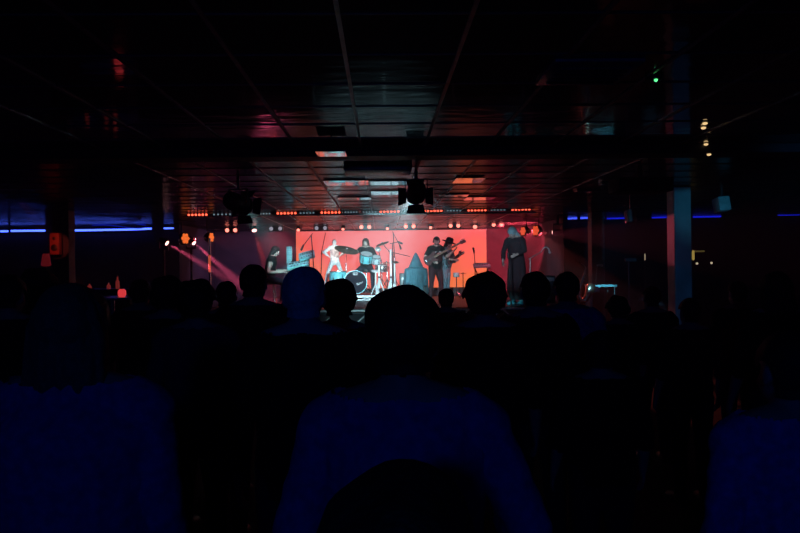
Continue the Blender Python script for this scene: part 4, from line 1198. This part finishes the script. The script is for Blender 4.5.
# saxophone, shelf and case at the right
SXY = 13.65
gold = mat('sax_brass', (.75, .42, .33), .3, .9)
q = at(583, 282, SXY)
t = thing('saxophone', 'saxophone upright on a stand right of the stage, its curved neck catching pink light', 'saxophone', (q.x, SXY, 0))
def sxp(px, py): p_ = at(px, py, SXY); return V((p_.x - q.x, 0, p_.z))
MB().tube([sxp(580.3, 262.6), sxp(581.5, 263.6), sxp(584, 265), sxp(585.8, 268), sxp(585, 272)], [.009, .010, .013, .016, .018], seg=10).build('neck', gold, t)
MB().tube([sxp(585, 272), sxp(582.5, 279), sxp(580, 288), sxp(579, 296)], [.02, .026, .034, .04], seg=12).build('body_tube', gold, t)
MB().tube([sxp(579, 296), sxp(581, 300.5), sxp(585, 300), sxp(588, 295), sxp(590.5, 288)], [.04, .046, .052, .065, .1], seg=16).build('bell', gold, t)
MB().tube([sxp(580.3, 262.6), sxp(579.4, 261.6)], [.012, .008], seg=8).build('mouthpiece', BLACK, t)
for k in range(6):
    u = k / 5; c_ = sxp(584.6 - 4.6 * u, 274 + 16 * u)
    MB().lathe([(.018, .0), (.018, .012), (.004, .018)], c_ + V((0, -.03, 0)), (0, -1, 0), 10).build('key', gold, t)
zb = sxp(582, 300).z
MB().tube([(-.03, .06, .3), (-.03, .06, zb + .12)], .012, seg=8).build('stand', BLACK, t)
for k in range(3): MB().tube([(-.03, .06, .34), (.24 * math.cos(k * 2.1 + .3) - .03, .06 + .24 * math.sin(k * 2.1 + .3), .012)], .011, seg=8).build('stand_leg', BLACK, t)
a, b_ = at(591.5, 285.3, 14.0), at(617.5, 284.8, 14.0)
t = thing('desk', 'dark equipment desk with a cyan-lit top edge right of the saxophone', 'desk', ((a.x + b_.x) / 2, 14.26, 0))
L = b_.x - a.x; zt = a.z
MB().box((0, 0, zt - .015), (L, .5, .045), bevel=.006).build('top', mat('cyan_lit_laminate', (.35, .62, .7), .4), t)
for sx in (-1, 1):
    for sy in (-1, 1): MB().tube([(sx * (L / 2 - .04), sy * .2, 0), (sx * (L / 2 - .04), sy * .2, zt - .03)], .02, seg=8).build('leg', BLACK, t)
q = at(598.5, 290, 13.86); q.z = zt - .0375 - .055
t2_ = thing('mixer_case', 'small cyan-lit box hanging under the desk edge', 'box', (q.x, 14.06, q.z))
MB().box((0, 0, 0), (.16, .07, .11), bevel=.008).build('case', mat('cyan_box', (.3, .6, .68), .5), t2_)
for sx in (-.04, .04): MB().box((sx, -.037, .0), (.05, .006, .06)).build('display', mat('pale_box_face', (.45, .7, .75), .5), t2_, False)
q = at(587.5, 293, 14.0)
for nm, px0, px1, pyt, Y_, lb, m_ in (('bag', 585, 593, 287, 13.86, 'teal bag standing behind the saxophone bell', mat('teal_bag', (.12, .36, .38), .8)),):
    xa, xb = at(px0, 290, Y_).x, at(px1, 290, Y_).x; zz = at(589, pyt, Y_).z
    t = thing(nm, lb, 'bag', ((xa + xb) / 2, Y_, 0))
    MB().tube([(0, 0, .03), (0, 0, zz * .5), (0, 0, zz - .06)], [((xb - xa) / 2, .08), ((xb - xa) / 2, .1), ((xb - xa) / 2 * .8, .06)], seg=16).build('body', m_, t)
    MB().tube([(-.04, 0, zz - .06), (0, 0, zz + .04), (.04, 0, zz - .06)], .01, seg=8).build('handle', BLACK, t)
# small microphones / lamp on the desk
for px0, py0, px1, py1, lb, hs in ((596, 284.5, 597, 265.5, 'thin desk lamp with a pale head on the equipment desk', (4.5, -.5)), ):
    a, b_ = at(px0, py0, 14.26), at(px1, py1, 14.26)
    t = thing('desk_lamp', lb, 'lamp', (a.x, 14.26, zt + .008))
    MB().tube([(0, 0, 0.01), b_ - V((a.x, 14.26, zt))], .012, seg=8).build('stem', mat('pale_lamp_stem', (.2, .3, .33), .5), t)
    e = b_ - V((a.x, 14.26, zt))
    MB().tube([e, e + V((.06, -.03, .0)), e + V((.085, -.04, -.01))], [.014, .022, .03], seg=10).build('head', WHITEM, t)
    MB().lathe([(.06, 0), (.06, .012), (.015, .02)]).build('base', BLACK, t)
q = at(629, 261, 13.5)
t = thing('music_stand', 'faint cyan-lit music stand between the desk and the broad pillar', 'music stand', (q.x, 13.5, 0))
MB().box((.03, 0, q.z + .02), (.22, .03, .06), Matrix.Rotation(R(-15), 3, 'X')).build('desk_plate', mat('grey_blue_metal', (.14, .2, .23), .5), t, False)
MB().tube([(0, .02, .2), (0, .02, q.z)], .016, seg=8).build('pole', mat('grey_blue_metal', (.14, .2, .23), .5), t)
for k in range(3): MB().tube([(0, .02, .25), (.22 * math.cos(k * 2.1), .22 * math.sin(k * 2.1), .012)], .01, seg=8).build('leg', BLACK, t)

# ------------------------------------------------------------------ light
# red and pink beams
def spot(name, loc, target, e, col, size, blend=.3, r=.03):
    return lamp(name, 'SPOT', loc, target, e, col, spot_size=R(size), spot_blend=blend, shadow_soft_size=r)
def beam(px, py, Y, target, e, col, size):
    p_ = at(px, py, Y); d = (V(target) - p_).normalized()
    return spot('beam_light', p_ + d * .035, target, e, col, size)
beam(167, 243.2, 16.6, at(252, 293, 15.9), 15000, (1, .10, .24), 7.5)
beam(194, 243, 16.8, at(256, 297, 16.0), 19000, (1, .10, .24), 8)
beam(254.3, 230.4, LY, at(268, 275, 18.2), 4500, (1, .06, .05), 11)
beam(553, 232.5, 17.0, at(500, 240, 17.6), 1500, (1, .08, .10), 14)
pa = at(186, 238, 16.55); spot('amber_light', pa + V((.08, -.03, 0)), at(262, 246, 20.5), 1800, (1, .07, .10), 15, 1.0)
spot('added_red_light', (-5.2, 10.2, 2.75), at(56.5, 244, 12.85), 130, (1, .10, .05), 9)  # unseen spot added to redden the pillar speaker
pa = at(536, 231, 17.1); spot('amber_light', pa + V((-.1, -.1, -.05)), at(500, 260, 18.0), 100, (1, .06, .10), 55)
spot('amber_light', pa + V((-.1, .12, 0)), at(508, 250, 21.4), 1700, (1, .06, .11), 48)
spot('added_red_light', pa + V((.1, -.2, -.05)), at(669, 240, 10.4), 700, (1, .12, .2), 7)  # extra spot added for the pink side of the broad pillar
spot('amber_light', pa + V((.05, -.2, -.05)), at(583, 280, 13.65), 500, (1, .15, .12), 14)
# cyan front wash from the two hanging lanterns
def wash(ln, tg, e, sz, col=(.45, .88, 1.0), bl=.7):
    p_ = V(ln.location); d = (V(tg) - p_).normalized()
    return spot('lantern_light', p_ + d * .16, tg, e, col, sz, bl, .06)
wash(lan2, (-.45, 19.4, 1.5), 9500, 17, (.5, .88, 1))
wash(lan2, at(384, 268, 19), 4500, 3.6, (.8, .95, 1))
wash(lan1, at(335, 252, 20.4), 7000, 3.4, (1, .95, .92))
wash(lan2, (0, 15.0, .6), 900, 24)
wash(lan2, (1.2, 18.4, 1.35), 2600, 12)
wash(lan2, (.75, 17.4, 1.2), 1500, 9)
wash(lan2, at(516, 258, 15.75), 1100, 12, (.5, .75, 1))
wash(lan2, at(514, 303, 15.6), 1500, 3, (.2, .85, 1))
wash(lan2, at(607, 288, 14), 5500, 3.6, (.2, .8, 1))
wash(lan1, at(289, 262, 17.7), 6000, 8, (.35, .9, 1.0))
# unseen purple area lights added over the stage to fill the haze
lamp('added_stage_fill', 'AREA', (-3.6, 19.3, 2.55), (-3.7, 20.6, 1.2), 16, (.55, .32, .85), shape='RECTANGLE', size=1.6, size_y=.1)
lamp('added_stage_fill', 'AREA', (0, 17.0, 2.6), (0, 18.6, 1.0), 26, (.75, .45, .65), shape='RECTANGLE', size=6, size_y=.1)
# house lights: deep blue wash from the back of the hall
spot('house_light', (-.6, -3.2, 2.6), (-.2, 3.5, 1.1), 26, (.010, .10, 1), 95, .8, .15)
spot('added_blue_fill', (4.2, 2.0, 2.7), at(683, 240, 10.2), 130, (.03, .25, .66), 24, .8, .1)  # unseen spot added to turn the broad pillar blue
spot('added_blue_fill', (4.2, 2.0, 2.7), at(725, 204, 9.5), 240, (.06, .5, .75), 9, .8, .1)  # second unseen spot, added for the pale hanging speaker
w = D.worlds.new('hall'); SC.world = w; w.use_nodes = True
nt = w.node_tree; bg_ = nt.nodes['Background']; bg_.inputs[0].default_value = (0, 0, 0, 1); bg_.inputs[1].default_value = 0
vs = nt.nodes.new('ShaderNodeVolumeScatter'); vs.inputs['Density'].default_value = .016; vs.inputs['Anisotropy'].default_value = .2
nt.links.new(vs.outputs[0], nt.nodes['World Output'].inputs['Volume'])

SC.view_settings.view_transform = 'Standard'; SC.view_settings.look = 'None'
SC.view_settings.gamma = 1; SC.view_settings.use_curve_mapping = False; SC.view_settings.exposure = 0
cy = SC.cycles
cy.use_denoising = True
try: cy.denoiser = 'OPENIMAGEDENOISE'
except Exception: pass
cy.max_bounces = 6; cy.diffuse_bounces = 2; cy.glossy_bounces = 3; cy.volume_bounces = 0; cy.transmission_bounces = 2
cy.sample_clamp_indirect = 4
cy.use_light_tree = True
